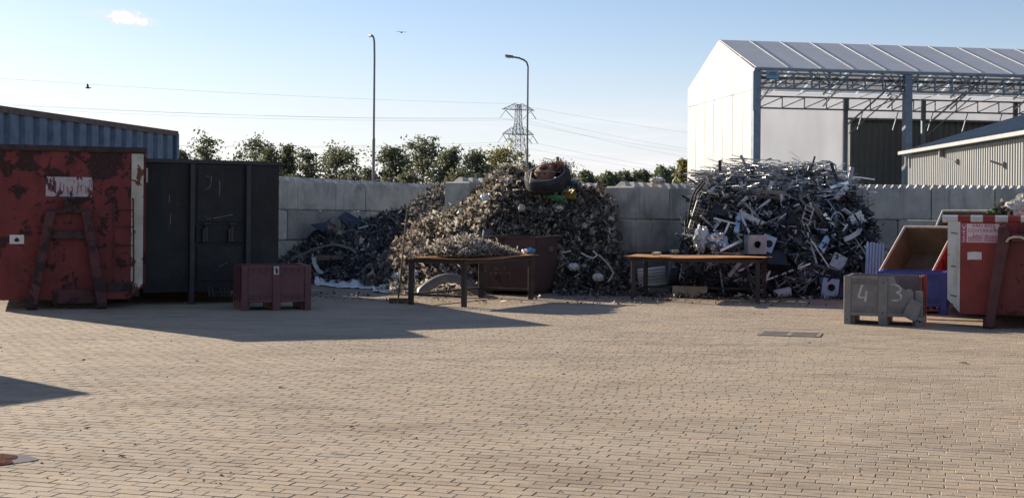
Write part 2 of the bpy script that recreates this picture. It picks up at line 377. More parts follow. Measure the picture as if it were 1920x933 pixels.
def shred_mat(name, stops, rough=.6, metal=0, trans=0, clump=0):
    m, nt, b, out = new_mat(name)
    g = nt.nodes.new('ShaderNodeNewGeometry'); fac = g.outputs['Random Per Island']
    if clump:
        fac = mth(nt, 'ADD', mth(nt, 'MULTIPLY', fac, .85), mth(nt, 'MULTIPLY', mth(nt, 'SUBTRACT', tex(nt, 1.9, 4, .65), .43), clump), True)
    c = ramp(nt, fac, stops, 'CONSTANT')
    f = tex(nt, 11, 4); c = mixc(nt, 1, c, ramp(nt, f, [(.3, (.6, .6, .6)), (.7, (1.25, 1.22, 1.18))]), 'MULTIPLY')
    nt.links.new(c, b.inputs['Base Color']); b.inputs['Roughness'].default_value = rough; b.inputs['Metallic'].default_value = metal
    bump(nt, b, tex(nt, 30, 4), .4, .02)
    if trans:
        t = nt.nodes.new('ShaderNodeBsdfTranslucent'); nt.links.new(c, t.inputs[0]); mx = nt.nodes.new('ShaderNodeMixShader'); mx.inputs[0].default_value = trans
        nt.links.new(b.outputs[0], mx.inputs[1]); nt.links.new(t.outputs[0], mx.inputs[2]); nt.links.new(mx.outputs[0], out.inputs[0])
    return m
mats['shred_dark'] = shred_mat('dark_shreds', [(0, (0.0345, 0.0345, 0.0368)), (.2, (0.0633, 0.0621, 0.0644)), (.42, (0.0978, 0.0943, 0.092)), (.58, (0.149, 0.143, 0.136)), (.70, (0.23, 0.218, 0.205)), (.80, (0.345, 0.328, 0.305)), (.875, (0.483, 0.471, 0.448)), (.93, (0.184, 0.253, 0.345)), (.95, (0.713, 0.69, 0.655))], .8, 0, .25, 1.1)
mats['shred_mix'] = shred_mat('mixed_shreds', [(0, (0.0421, 0.0371, 0.0329)), (.2, (0.0857, 0.0742, 0.0625)), (.36, (0.145, 0.123, 0.102)), (.5, (0.223, 0.191, 0.154)), (.62, (0.329, 0.278, 0.216)), (.72, (0.474, 0.396, 0.307)), (.81, (0.659, 0.557, 0.432)), (.89, (0.25, 0.13, 0.0853)), (.905, (0.184, 0.272, 0.375)), (.92, (0.72, 0.736, 0.637))], .8, 0, .42, 1.3)
mats['shred_pale'] = shred_mat('pale_shreds', [(0, (0.0731, 0.0658, 0.057)), (.16, (0.167, 0.147, 0.12)), (.32, (0.303, 0.262, 0.21)), (.5, (0.46, 0.406, 0.33)), (.68, (0.606, 0.545, 0.46)), (.85, (0.199, 0.288, 0.38)), (.88, (0.731, 0.689, 0.62))], .8, 0, .45, .9)
mats['scrap'] = shred_mat('scrap_metal', [(0, (0.0182, 0.0195, 0.023)), (.36, (0.0416, 0.0442, 0.0512)), (.58, (0.0975, 0.104, 0.115)), (.70, (0.208, 0.215, 0.224)), (.79, (0.065, 0.0468, 0.0358)), (.83, (0.442, 0.455, 0.461)), (.90, (0.8, 0.8, 0.8)), (.975, (0.468, 0.403, 0.307))], .45, .2)
mats['scrap_bright'] = shred_mat('bright_strips', [(0, (.14, .145, .15)), (.2, (.34, .345, .35)), (.5, (.6, .6, .59)), (.8, (.78, .775, .76))], .36, .55)

def brick_mat(name, joint=False):
    m, nt, b, out = new_mat(name)
    tc = nt.nodes.new('ShaderNodeTexCoord')
    g = nt.nodes.new('ShaderNodeNewGeometry')
    def wn(scale, detail, stretch=(1, 1, 1), dist=0):
        mp = nt.nodes.new('ShaderNodeMapping'); mp.inputs['Scale'].default_value = stretch; mp.inputs['Rotation'].default_value = (0, 0, R_(14))
        nt.links.new(g.outputs['Position'], mp.inputs[0])
        n = nt.nodes.new('ShaderNodeTexNoise'); n.inputs['Scale'].default_value = scale; n.inputs['Detail'].default_value = detail; n.inputs['Roughness'].default_value = .6
        n.inputs['Distortion'].default_value = dist
        nt.links.new(mp.outputs[0], n.inputs['Vector']); return n.outputs['Fac']
    if joint:
        c = ramp(nt, wn(9, 5), [(.3, (.21, .174, .132)), (.7, (.30, .25, .19))])
    else:
        oi = nt.nodes.new('ShaderNodeObjectInfo')
        rnd = mth(nt, 'FRACT', mth(nt, 'ADD', g.outputs['Random Per Island'], oi.outputs['Random']))
        c = ramp(nt, rnd, [(0, (0.336, 0.26, 0.185)), (.25, (0.379, 0.298, 0.215)), (.5, (0.403, 0.32, 0.231)), (.75, (0.422, 0.329, 0.232)), (1, (0.367, 0.295, 0.224))])
    big = wn(.5, 6, (1, 1.7, 1), .6); c = mixc(nt, 1, c, ramp(nt, big, [(.3, (.74, .73, .72)), (.5, (.98, .975, .97)), (.72, (1.14, 1.11, 1.06))]), 'MULTIPLY')
    # sand swept over the surface, dark tyre streaks, rust brown stains
    sand = smooth(nt, wn(1.3, 7, (.7, 2.4, 1), .8), .43, .64); c = mixc(nt, mth(nt, 'MULTIPLY', sand, .68), c, (.41, .346, .262))
    dark = smooth(nt, wn(.9, 8, (.5, 3.2, 1), 1.0), .54, .72); c = mixc(nt, mth(nt, 'MULTIPLY', dark, .55), c, (.20, .162, .125))
    spots = smooth(nt, wn(2.6, 5, (1, 1.3, 1), .4), .66, .72); c = mixc(nt, mth(nt, 'MULTIPLY', spots, .5), c, (.16, .125, .095))
    brn = smooth(nt, wn(.8, 6, (.6, 2.5, 1), .5), .655, .72); c = mixc(nt, mth(nt, 'MULTIPLY', brn, .5), c, (.22, .135, .075))
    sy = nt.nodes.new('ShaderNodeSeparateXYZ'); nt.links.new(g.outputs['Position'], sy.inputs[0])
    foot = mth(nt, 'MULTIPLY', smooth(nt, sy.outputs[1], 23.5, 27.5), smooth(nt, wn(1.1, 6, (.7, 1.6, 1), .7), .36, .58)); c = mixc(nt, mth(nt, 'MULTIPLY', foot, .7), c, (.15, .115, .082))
    fine = wn(95, 4); c = mixc(nt, 1, c, ramp(nt, fine, [(.3, (.70, .695, .69)), (.7, (1.22, 1.22, 1.21))]), 'MULTIPLY')
    nt.links.new(c, b.inputs['Base Color']); b.inputs['Roughness'].default_value = .9; b.inputs['Specular IOR Level'].default_value = .25
    pv = bump(nt, b, wn(7, 5), .5, .012); bump(nt, b, wn(130, 3), .4, .004, pv)
    return m
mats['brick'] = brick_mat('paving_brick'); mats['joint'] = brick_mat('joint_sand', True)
def leaf_mat(name, stops):
    return shred_mat(name, stops, .6, 0, .42)
mats['leaf'] = leaf_mat('tree_leaves', [(0, (0.104, 0.122, 0.075)), (.3, (0.146, 0.164, 0.0938)), (.6, (0.189, 0.201, 0.112)), (.85, (0.244, 0.229, 0.131))])
mats['leaf_olive'] = leaf_mat('olive_leaves', [(0, (0.146, 0.169, 0.0657)), (.3, (0.233, 0.233, 0.0788)), (.6, (0.32, 0.287, 0.0984)), (.85, (0.438, 0.322, 0.131))])
mats['leaf_far'] = leaf_mat('far_leaves', [(0, (0.133, 0.168, 0.112)), (.4, (0.193, 0.227, 0.125)), (.7, (0.264, 0.276, 0.138)), (.9, (0.336, 0.3, 0.15))])

# ================================================================== SETTING: ground and paving
gnd = MB().add([(-3000, -800, -.16), (3000, -800, -.16), (3000, 5000, -.16), (-3000, 5000, -.16)], [(0, 1, 2, 3)]).build('ground', mats['soil'], fix=False)
tag(gnd, kind='structure')
PAV_A = R_(-17)
def build_pavement():
    base = MB().add([(-34, -6, -.0030), (38, -6, -.0030), (38, 62, -.0030), (-34, 62, -.0030)], [(0, 1, 2, 3)]).build('pavement', mats['joint'], fix=False)
    tag(base, kind='structure')
    L, W, j = .212, .106, .0030
    c, s = math.cos(PAV_A), math.sin(PAV_A)
    ii, kk = np.meshgrid(np.arange(-120, 140), np.arange(-40, 380))
    x = (ii + (kk % 2) * .5).ravel() * L; y = kk.ravel() * W
    x = x + rng.normal(0, .0012, x.size) + np.repeat(rng.normal(0, .02, 420), 260); y = y + np.repeat(np.sin(np.arange(420) * .13) * .004, 260)
    wx = c * x - s * y; wy = s * x + c * y
    keep = (wy > 5.2) & (wy < 31) & (np.abs(wx) < .415 * wy + 1.6)
    x, y, wx, wy = x[keep], y[keep], wx[keep], wy[keep]; n = len(x)
    hx = (L - j) / 2 - np.abs(rng.normal(0, .0008, n)); hy = (W - j) / 2 - np.abs(rng.normal(0, .0008, n)); ch = .004
    top = rng.normal(0, .0006, n); tx = rng.normal(0, .004, n); ty = rng.normal(0, .005, n); ang = PAV_A + rng.normal(0, .010, n)
    ca, sa = np.cos(ang), np.sin(ang)
    cor = np.array([(-1, -1), (1, -1), (1, 1), (-1, 1)], float)
    V = np.zeros((n, 12, 3), np.float32)
    wob = rng.normal(0, .0018, (n, 4, 2))
    for lv, (inset, zz) in enumerate(((0, -.02), (0, -.0032), (ch, 0))):
        for q in range(4):
            lx = cor[q, 0] * (hx - inset) + wob[:, q, 0]; ly = cor[q, 1] * (hy - inset) + wob[:, q, 1]
            z = zz + (0 if lv == 0 else 1) * (top + tx * lx + ty * ly)
            V[:, lv * 4 + q, 0] = lx * ca - ly * sa; V[:, lv * 4 + q, 1] = lx * sa + ly * ca; V[:, lv * 4 + q, 2] = z
    f = [(8, 9, 10, 11)] + [(a + q, a + (q + 1) % 4, a + 4 + (q + 1) % 4, a + 4 + q) for a in (0, 4) for q in range(4)]
    f = np.array(f)
    inview = (np.abs(wx) < .392 * wy) & (wy > 7.6)
    order = np.argsort(np.where(inview, wy, 1e6)); single = np.zeros(n, bool); single[order[:295]] = True
    for i in np.nonzero(single)[0]:
        me = bpy.data.meshes.new('paving_brick'); me.from_pydata([tuple(v) for v in V[i].tolist()], [], [tuple(q) for q in f.tolist()]); me.materials.append(mats['brick'])
        o = link('paving_brick', me, base); o.location = (float(wx[i]), float(wy[i]), 0)
    r = ~single; Vr = V[r].copy(); Vr[:, :, 0] += wx[r, None]; Vr[:, :, 1] += wy[r, None]; m = Vr.shape[0]
    o = np_mesh('brick_paving', Vr.reshape(-1, 3), (f[None] + (np.arange(m) * 12)[:, None, None]).reshape(-1, 4), mats['brick'], base)
    tag(o, kind='stuff')
build_pavement()

# drain grate
def build_grate():
    a, b_, c_ = G(1415, 630), G(1528, 634), G(1545, 623); d_ = a + (c_ - b_)
    t = thing('drain_grate', 'flat slotted steel drain grate set into the brick paving', 'drain', (a + c_) / 2 + Vector((0, 0, .003)))
    o0 = (a + c_) / 2; e1 = (b_ - a); e2 = Vector((-e1.y, e1.x, 0)).normalized() * .62
    q = lambda u, v, z: -e1 / 2 - e2 / 2 + e1 * u + e2 * v + Vector((0, 0, z))
    MB().add([q(0, 0, 0), q(1, 0, 0), q(1, 1, 0), q(0, 1, 0)], [(0, 1, 2, 3)]).build('sump', mats['dark_spot'], t, fix=False)
    m = MB()
    for (u0, v0, u1, v1) in ((0, 0, 1, 0), (1, 0, 1, 1), (1, 1, 0, 1), (0, 1, 0, 0), (.5, 0, .5, 1)): m.bar(q(u0, v0, .004), q(u1, v1, .004), .045, .008)
    m.build('frame', mats['grate'], t)
    for k in range(1, 24):
        if k != 12: MB().bar(q(k / 24, .03, .003), q(k / 24, .97, .003), .018, .006).build('bar', mats['grate'], t)
build_grate()
# puddle with sludge
def blob(cx, cy, rx, ry, z, n=36, seed=1, amp=.22):
    r = random.Random(seed); ph = [r.uniform(0, 6.28) for _ in range(4)]
    pts = []
    for k in range(n):
        w = 2 * math.pi * k / n; f = 1 + amp * (math.sin(2 * w + ph[0]) * .5 + math.sin(3 * w + ph[1]) * .35 + math.sin(5 * w + ph[2]) * .25 + math.sin(9 * w + ph[3]) * .15)
        pts.append((cx + rx * f * math.cos(w), cy + ry * f * math.sin(w), z))
    return pts
def build_puddle():
    m, nt, b, out = new_mat('puddle_water'); b.inputs['Base Color'].default_value = (.13, .098, .068, 1); b.inputs['Roughness'].default_value = .42
    bump(nt, b, tex(nt, 5, 2), .05, .01)
    g = G(5, 862)
    p = blob(g.x - .18, g.y, .34, .26, .0045, seed=4); MB().add(p, [tuple(range(len(p)))]).build('puddle', m, fix=False)['kind'] = 'structure'
    p = blob(g.x - .16, g.y - .01, .29, .21, .0055, seed=5)
    V = []; F = []; n = len(p); c0 = Vector((g.x - .20, g.y - .02, .0055))
    rings = 8
    for r in range(rings):
        t = 1 - r / (rings - 1)
        for q in p:
            v = c0 + (Vector(q) - c0) * t; V.append((v.x, v.y, .0055 + (1 - t) ** .6 * .012 + random.uniform(0, .007) * (r > 0)))
    for r in range(rings - 1):
        for k in range(n): F.append((r * n + k, r * n + (k + 1) % n, (r + 1) * n + (k + 1) % n, (r + 1) * n + k))
    o = MB().add(V, F).build('wet_sludge', mats['sludge'], fix=False); tag(o, 'red brown sludge lying in the small puddle at the left edge', 'sludge', kind='stuff')
build_puddle()
def build_litter():
    first = None
    for i, (px, py, s) in enumerate(((157, 675, .05), (528, 727, .055), (369, 677, .04), (100, 694, .03), (227, 856, .05), (164, 803, .04), (115, 887, .03), (1055, 701, .04), (912, 690, .03), (658, 801, .04), (1083, 842, .03), (1415, 588, .05), (1428, 589, .04), (1806, 681, .08), (1518, 643, .05), (1125, 596, .04))):
        g = G(px, py)
        if first is None:
            m = MB(); r = random.Random(3)
            for k in range(5):
                a = r.uniform(0, 6.28); c = Vector((r.uniform(-.6, .6), r.uniform(-.5, .5), .12)); d = Vector((math.cos(a), math.sin(a), r.uniform(-.1, .5)))
                e = Vector((-d.y, d.x, r.uniform(-.3, .3)))
                m.add([c - d * .7, c + e * .35 + Vector((0, 0, .25)), c + d * .7, c - e * .35], [(0, 1, 2), (0, 2, 3)])
            o = first = m.build('dead_leaf', mats['litter'], fix=False)
        else:
            o = first.copy(); COL.objects.link(o)
        o.location = (g.x, g.y, .004); o.scale = (s * .65, s * .65, s * .5); o.rotation_euler = (0, 0, i * 1.3)
        tag(o, 'small dark curled leaf scrap lying on the sunlit brick paving', 'leaf', 'leaf scraps scattered over the paving')
build_litter()
def build_grit():
    n = 1300; y = 7.2 + 19 * rng.uniform(0, 1, n) ** 1.3; x = rng.uniform(-1, 1, n) * .40 * y; sz = rng.uniform(.003, .008, n) * rng.choice([1, 1, 1, 1.8], n)
    base = np.array([(1, 0, 0), (-.5, .85, 0), (-.5, -.85, 0), (.1, .05, .9)])
    a = rng.uniform(0, 6.28, n); c, s_ = np.cos(a), np.sin(a); V = np.zeros((n, 4, 3))
    k = base[None] * sz[:, None, None] * rng.uniform(.6, 1.4, (n, 4, 1))
    V[:, :, 0] = x[:, None] + k[:, :, 0] * c[:, None] - k[:, :, 1] * s_[:, None]; V[:, :, 1] = y[:, None] + k[:, :, 0] * s_[:, None] + k[:, :, 1] * c[:, None]; V[:, :, 2] = k[:, :, 2] + .0005
    f = np.array([(0, 1, 3), (1, 2, 3), (2, 0, 3)])
    o = np_mesh('grit', V.reshape(-1, 3), (f[None] + (np.arange(n) * 4)[:, None, None]).reshape(-1, 3), shred_mat('grit', [(0, (.12, .09, .065)), (.3, (.2, .16, .115)), (.7, (.30, .25, .19)), (.92, (.10, .045, .03))], .9))
    tag(o, 'loose grit and crumbs scattered over the brick paving', 'grit', kind='stuff')
build_grit()

# ================================================================== concrete block walls
BH = .8
def block_mesh(l, w, h, studs, pitch=.2):
    m = MB(); e = .036
    # chamfered block
    lv = [(e, 0), (0, e), (0, h - e), (e, h)]
    vs = []
    for (ins, z) in lv: vs += [(ins, ins, z), (l - ins, ins, z), (l - ins, w - ins, z), (ins, w - ins, z)]
    fs = [(3, 2, 1, 0), (12, 13, 14, 15)] + [(a + q, a + (q + 1) % 4, a + 4 + (q + 1) % 4, a + 4 + q) for a in (0, 4, 8) for q in range(4)]
    m.add(vs, fs)
    if studs:
        n = max(1, round(l / pitch)); p = l / n
        for k in range(n):
            for row in ((.22, .78) if pitch < .3 else (.5,)):
                cx, cy = p * (k + .5), w * row; b, t_ = p * .40, p * .17
                m.add([(cx - b, cy - .15, h), (cx + b, cy - .15, h), (cx + b, cy + .15, h), (cx - b, cy + .15, h),
                       (cx - t_, cy - .06, h + .115), (cx + t_, cy - .06, h + .115), (cx + t_, cy + .06, h + .115), (cx - t_, cy + .06, h + .115)],
                      [(4, 5, 6, 7), (0, 1, 5, 4), (1, 2, 6, 5), (2, 3, 7, 6), (3, 0, 4, 7)])
    return m
_bm = {}
def block(l, studs, parent, x, z, pitch=.2, w=.8, y=0):
    key = (round(l, 2), studs, round(pitch, 2), w)
    if key not in _bm: _bm[key] = block_mesh(l - .026, w, BH - .012, studs, pitch).mesh('concrete_block', mats['concrete'])
    o = link('concrete_block', _bm[key], parent); o.location = (x + .004, y + random.uniform(-.012, .012), z); return o
def block_wall(label, loc, ang, courses, z0, pitch=.2):
    t = thing('block_wall', label, 'wall', (loc[0], loc[1], z0), ang)
    for c, xs in enumerate(courses):
        for a, b in zip(xs, xs[1:]): block(b - a, c == len(courses) - 1, t, a, c * BH, pitch)
    if z0 > .02: MB().box(courses[0][0], .02, -z0 - .1, courses[0][-1], .78, 0).build('footing', mats['concrete'], t)
    return t
def course(a, b, off=0): 
    xs = [a]; x = a + (off if off else 1.6)
    while x < b - .3: xs.append(x); x += 1.6
    return xs + [b]
LW_A = math.atan2(.91, .415); LW = P(530, 338, 34.4); LWL = (LW.x, 34.4)
x0 = colx(571, LWL, LW_A); a = x0 - 4.8; b = a + 1.6 * 9
block_wall('long grey block wall standing behind the black container, left of the heaps', LWL, LW_A, [course(a, b), course(a, b, .8), course(a, b)], .17, .40)
D1 = P(835, 340, 32.7); DA = R_(38)
def divider(label, P0, ang, z0, width_px_len=.8, n=4):
    """wall whose end face runs along ang; its long side recedes from the right end of that face"""
    t = thing('block_wall', label, 'wall', (P0[0], P0[1], z0), ang)
    return t
def build_divider(label, corner, z0, lengths=4):
    # corner = right front corner; long side runs back along direction (sin38, cos38)
    t = thing('block_wall', label, 'wall', (corner[0], corner[1], z0), math.atan2(math.cos(DA), math.sin(DA)))
    for c in range(3):
        xs = course(0, 1.6 * lengths, .8 if c == 1 else 0)
        for p, q in zip(xs, xs[1:]): block(q - p, c == 2, t, p, c * BH, .4)
    if z0 > .02: MB().box(.01, .02, -z0 - .1, 1.6 * lengths, .78, 0).build('footing', mats['concrete'], t)
    return t
c1 = P(880, 340, 32.3); build_divider('short block wall between the two shredded waste heaps', c1, .12)
c2 = P(1189, 345, 30.6); build_divider('block wall end standing between the tyre heap and the metal scrap heap', c2, .0)
RWA = R_(-2); RWL = (P(1560, 346, 33.4).x, 33.4)
xr = [colx(p, RWL, RWA) for p in (1628, 1744, 1867)]; xr2 = [colx(p, RWL, RWA) for p in (1683, 1800)]
s0 = xr[0]; r1 = [s0 - 1.6 * 4 + 1.6 * i for i in range(11)]; r2 = [x + .76 for x in r1]; r2 = [r1[0]] + r2[:-1] + [r1[-1]]
block_wall('long block wall standing behind the red and white container and crates', RWL, RWA, [r1, r2, r1], .05, .2)
block_wall('low rear block wall behind the shredded waste heap, mostly hidden', (1.2, 41.2), R_(-6), [course(-4.5, 5.1), course(-4.5, 5.1, .8)], 0, .3)

# ================================================================== containers
def build_red():
    loc = (-8.78, 22.05, 0); ang = R_(20); W = 2.47; Hh = 2.70; f = face(loc, ang)
    t = thing('roll_container', 'large rust blotched red container with ladder and white edge band at left', 'container', loc, ang)
    Lg = 6.2
    MB().prism([(.0, .30), (.14, .16), (W - .22, .16), (W, .36), (W, Hh), (0, Hh)], 0, .06).build('front_panel', mats['red'], t)
    MB().box(0, .06, .2, .06, Lg, Hh).build('side_wall', mats['red'], t); MB().box(W - .06, .06, .37, W, Lg, Hh).build('side_wall', mats['red'], t)
    MB().box(.06, Lg - .06, .2, W - .06, Lg, Hh).build('rear_wall', mats['red'], t); MB().box(.06, .06, .2, W - .06, Lg - .06, .3).build('floor', mats['red_rail'], t)
    m = MB(); m.box(-.04, -.05, Hh + .0, W + .05, .10, Hh + .10); m.build('top_rail', mats['red_rail'], t, .012)
    for x in (-.04, W - .07): MB().box(x, .102, Hh, x + .11, Lg, Hh + .09).build('top_rail', mats['red_rail'], t)
    for k in range(7):
        MB().box(W, .5 + k * .85, .4, W + .08, .6 + k * .85, Hh - .02).build('rib', mats['red'], t)
    bx0 = f(246, 400)[0]
    MB().prism([(bx0, .30), (bx0 + .04, .235), (W - .075, .34), (W - .004, .43), (W - .004, Hh - .01), (bx0, Hh - .01)], -.012, -.002).build('edge_band', mats['band'], t)
    # A-frame with hook bar
    y = -.16
    def pt(px, py, yy): x, z = f(px, py); return Vector((x, yy, z))
    for (a, b) in (((60, 575), (95, 396)), ((190, 575), (161, 396))):
        p0, p1 = pt(*a, -.20), pt(*b, -.075); p0.z = .10
        MB().bar(p0, p1, .16, .13, up=(0, 1, 0)).build('frame_beam', mats['red_frame'], t, .008)
        MB().lathe(p0 + Vector((0, .05, -.015)), (1, 0, 0), [(0, -.08), (.085, -.08), (.085, .08), (0, .08)], 16).build('roller', mats['red_rail'], t)
    for (py, hh, pxa, pxb) in ((396, .07, 88, 168), (440, .13, 90, 166)):
        MB().bar(pt(pxa, py, -.065), pt(pxb, py, -.065), .10, hh).build('cross_beam', mats['red_rail'], t, .006)
    m = MB().bar(pt(127, 396, -.09), pt(127, 376, -.10), .13, .07, up=(0, 1, 0)); m.bar(pt(116, 372, -.10), pt(140, 372, -.10), .06, .06); m.build('hook_bar', mats['red_rail'], t, .006)
    p0, p1 = pt(100, 555, -.04), pt(182, 555, -.04); MB().bar(p0, p1, .08, .24).build('lower_plate', mats['red_frame'], t, .006)
    # ladder
    for px in (213, 249): MB().tube([pt(px, 372, -.01), pt(px, 377, -.10), pt(px + (1 if px > 230 else -1), 524, -.10), pt(px, 530, -.01)], .014, 6).build('ladder_rail', mats['red_frame'], t)
    for py in (393, 424, 459, 494): MB().tube([pt(213, py, -.10), pt(249, py + 1, -.10)], .012, 6).build('rung', mats['red_frame'], t)
    a, b = f(86, 331), f(173, 369); s = MB().box(a[0], -.006, b[1], b[0], -.001, a[1]).build('sticker', mats['sticker'], t)
    for k in range(9):
        xx = a[0] + (b[0] - a[0]) * (.1 + .095 * k); h = (a[1] - b[1])
        MB().bar((xx, -.0085, b[1] + h * random.uniform(.08, .35)), (xx + random.uniform(-.03, .03), -.0085, b[1] + h * random.uniform(.5, .8)), .014, .004, up=(0, 1, 0)).build('letter_stroke', mats['sticker_ink'], s)
    a, b = f(18, 440), f(45, 457); l = MB().box(a[0], -.006, b[1], b[0], -.001, a[1]).build('label', mats['label_white'], t)
    p = blob(0, 0, .035, .04, 0, 14, 3); MB().extr([(q[0], q[1]) for q in p], ((a[0] + b[0]) / 2, -.0065, (a[1] + b[1]) / 2 - .01), (1, 0, 0), (0, 0, 1), (0, -1, 0), .003).build('spot', mats['dark_spot'], l)
    a, b = f(200, 528), f(248, 545); MB().box(a[0], -.03, b[1], b[0], -.001, a[1]).build('bracket', mats['red_rail'], t, .005)
    for (px, py, mt, w) in ((84, 268, 'film_white', .05), (103, 267, 'film_white', .16), (120, 268, 'label_white', .05)):
        x, z = f(px, py + 2)
    return t, f, loc, ang
redt = build_red()
def build_black():
    loc = (-6.66, 23.62, 0); ang = R_(26); W = 2.50; Hh = 2.57; f = face(loc, ang); Lg = 6.0
    t = thing('roll_container', 'tall black container with two upright posts, right of the red container', 'container', loc, ang)
    MB().box(0, 0, .22, W, .05, Hh).build('front_panel', mats['black'], t)
    MB().box(0, .05, .22, .05, Lg, Hh).build('side_wall', mats['black'], t); MB().box(W - .05, .05, .22, W, Lg, Hh).build('side_wall', mats['black'], t)
    MB().box(.05, Lg - .05, .22, W - .05, Lg, Hh).build('rear_wall', mats['black'], t); MB().box(.05, .05, .22, W - .05, Lg - .05, .3).build('floor', mats['black_trim'], t)
    MB().box(-.035, -.05, Hh, W + .05, .09, Hh + .075).build('top_rail', mats['black_trim'], t, .01)
    for x in (-.035, W - .06): MB().box(x, .092, Hh, x + .1, Lg, Hh + .07).build('top_rail', mats['black_trim'], t)
    def pt(px, py, yy=-.03): x, z = f(px, py); return Vector((x, yy, z))
    for px in (358.5, 463.5):
        x = f(px, 420)[0]; MB().box(x - .045, -.11, .03, x + .045, -.002, Hh - .005).build('post', mats['black_trim'], t, .008)
        MB().box(x - .06, -.14, 0, x + .06, .25, .03).build('foot', mats['black_trim'], t)
    x0, x1 = f(365, 400)[0] + .02, f(459, 400)[0] - .02
    z0, z1 = f(410, 455)[1], f(410, 422)[1]
    MB().box(x0, -.03, z0, x1, -.002, z1).build('latch_plate', mats['black'], t, .006)
    MB().box(x0 + .02, -.02, .42, x1 - .02, -.002, z0 - .06).build('lower_panel', mats['black'], t, .006)
    MB().box(x0 + .02, -.016, z1 + .06, x1 - .02, -.002, Hh - .09).build('upper_panel', mats['black'], t, .006)
    for px in (385, 433):
        h = thing('latch', None, None, (0, 0, 0)); bpy.data.objects.remove(h)
        p = pt(px, 436, -.03)
        l = MB().box(p.x - .03, -.10, p.z - .17, p.x + .03, -.031, p.z + .14).build('latch', mats['black_trim'], t, .01)
        MB().tube([(p.x - .06, -.12, p.z + .16), (p.x + .06, -.12, p.z + .16)], .03, 8).build('pin', mats['black_trim'], l)
        MB().box(p.x - .075, -.12, p.z - .18, p.x - .035, -.031, p.z + .08).build('lug', mats['black_trim'], l, .006)
    for px in (391, 398, 414, 421, 428): p = pt(px, 545); MB().bar((p.x - .03, -.05, p.z + .09), (p.x + .02, -.05, p.z - .1), .05, .03, up=(0, 1, 0)).build('bracket', mats['black_trim'], t)
    p0 = f(276, 312); MB().box(.0, -.006, Hh - .36, .07, -.001, Hh - .1).build('patch', mats['white_worn'], t)
    for pts in (((396, 330), (395, 345), (392, 352), (384, 356)), ((411, 338), (412, 352), (411, 366)), ((386, 330), (392, 331)), ((385, 404), (388, 411), (395, 409)), ((400, 409), (436, 402)), ((318, 365), (317, 380)), ((320, 400), (319, 420)), ((410, 500), (425, 492))):
        MB().tube([pt(*q, -.0185 if 366 < q[0] < 458 else -.003) for q in pts], .003, 4).build('scratch', mats['white_worn'], t)
    return t
build_black()
def build_blue_container():
    a, b = G(-10, 196.5, 5.2), G(332, 246, 5.2); ang = math.atan2(b.y - a.y, b.x - a.x); Lg = (b - a).length
    for lev, lab in ((1, 'blue rusty topped long container showing above the red container'), (0, 'lower blue long container carrying the upper one, hidden behind the red container')):
        t = thing('long_container', lab, 'container', (a.x, a.y, lev * 2.6), ang)
        m = MB(); n = int(Lg / .86); p = Lg / n; prof = []
        for k in range(n): prof += [(k * p + .02, 0), (k * p + .55 * p, 0), (k * p + .66 * p, .16), (k * p + .92 * p, .16)]
        prof += [(Lg, 0)]; vs = []; fs = []
        for i, (x, y) in enumerate(prof): vs += [(x, y, .16), (x, y, 2.44)]
        for i in range(len(prof) - 1): fs.append((2 * i, 2 * i + 2, 2 * i + 3, 2 * i + 1))
        m.add(vs, fs).build('ribbed_side', mats['blue_steel'], t, fix=False)
        MB().box(-.02, -.05, 2.38, Lg + .04, .2, 2.6).build('top_rail', mats['brown_rail'], t, .01); MB().box(-.02, -.05, .0, Lg + .04, .2, .16).build('bottom_rail', mats['brown_rail'], t)
        MB().box(Lg - .14, -.06, .16, Lg + .05, .18, 2.38).build('corner_post', mats['blue_steel'], t, .01)
        MB().box(Lg - .02, .2, .02, Lg + .03, 2.4, 2.58).build('end_wall', mats['blue_steel'], t); MB().box(0, 2.34, .02, Lg - .03, 2.4, 2.58).build('rear_side', mats['blue_steel'], t)
        MB().box(0, .21, 2.5, Lg - .03, 2.33, 2.56).build('roof', mats['brown_rail'], t)
        if lev: MB().tube([(Lg + .12, -.02, .2), (Lg + .12, -.02, 2.5)], .025, 6).build('lock_rod', mats['steel_blue'], t)
build_blue_container()
def build_offframe():
    # container whose shadow tip reaches into the lower left of the picture
    tip = G(175, 738); h = 2.55; c = tip + SUN * (h / SUN.z) - Vector((0, 0, h))
    e1 = Vector((-.85, .52, 0)).normalized(); ang = math.atan2(e1.y, e1.x)
    t = thing('roll_container', 'plain dark red container standing just outside the left edge', 'container', (c.x, c.y, 0), ang)
    W, Lg = 2.4, 5.5
    MB().box(0, 0, .2, W, .06, h).build('front_panel', mats['red2'], t); MB().box(0, .062, .2, .06, Lg, h).build('side_wall', mats['red2'], t)
    MB().box(W - .06, .062, .2, W, Lg, h).build('side_wall', mats['red2'], t); MB().box(.062, Lg - .06, .2, W - .062, Lg, h).build('rear_wall', mats['red2'], t)
    MB().box(.062, .062, .2, W - .062, Lg - .062, .28).build('floor', mats['red_rail'], t)
    for x in (.3, W - .5): MB().box(x, .1, 0, x + .2, Lg, .198).build('skid', mats['red_rail'], t)
build_offframe()

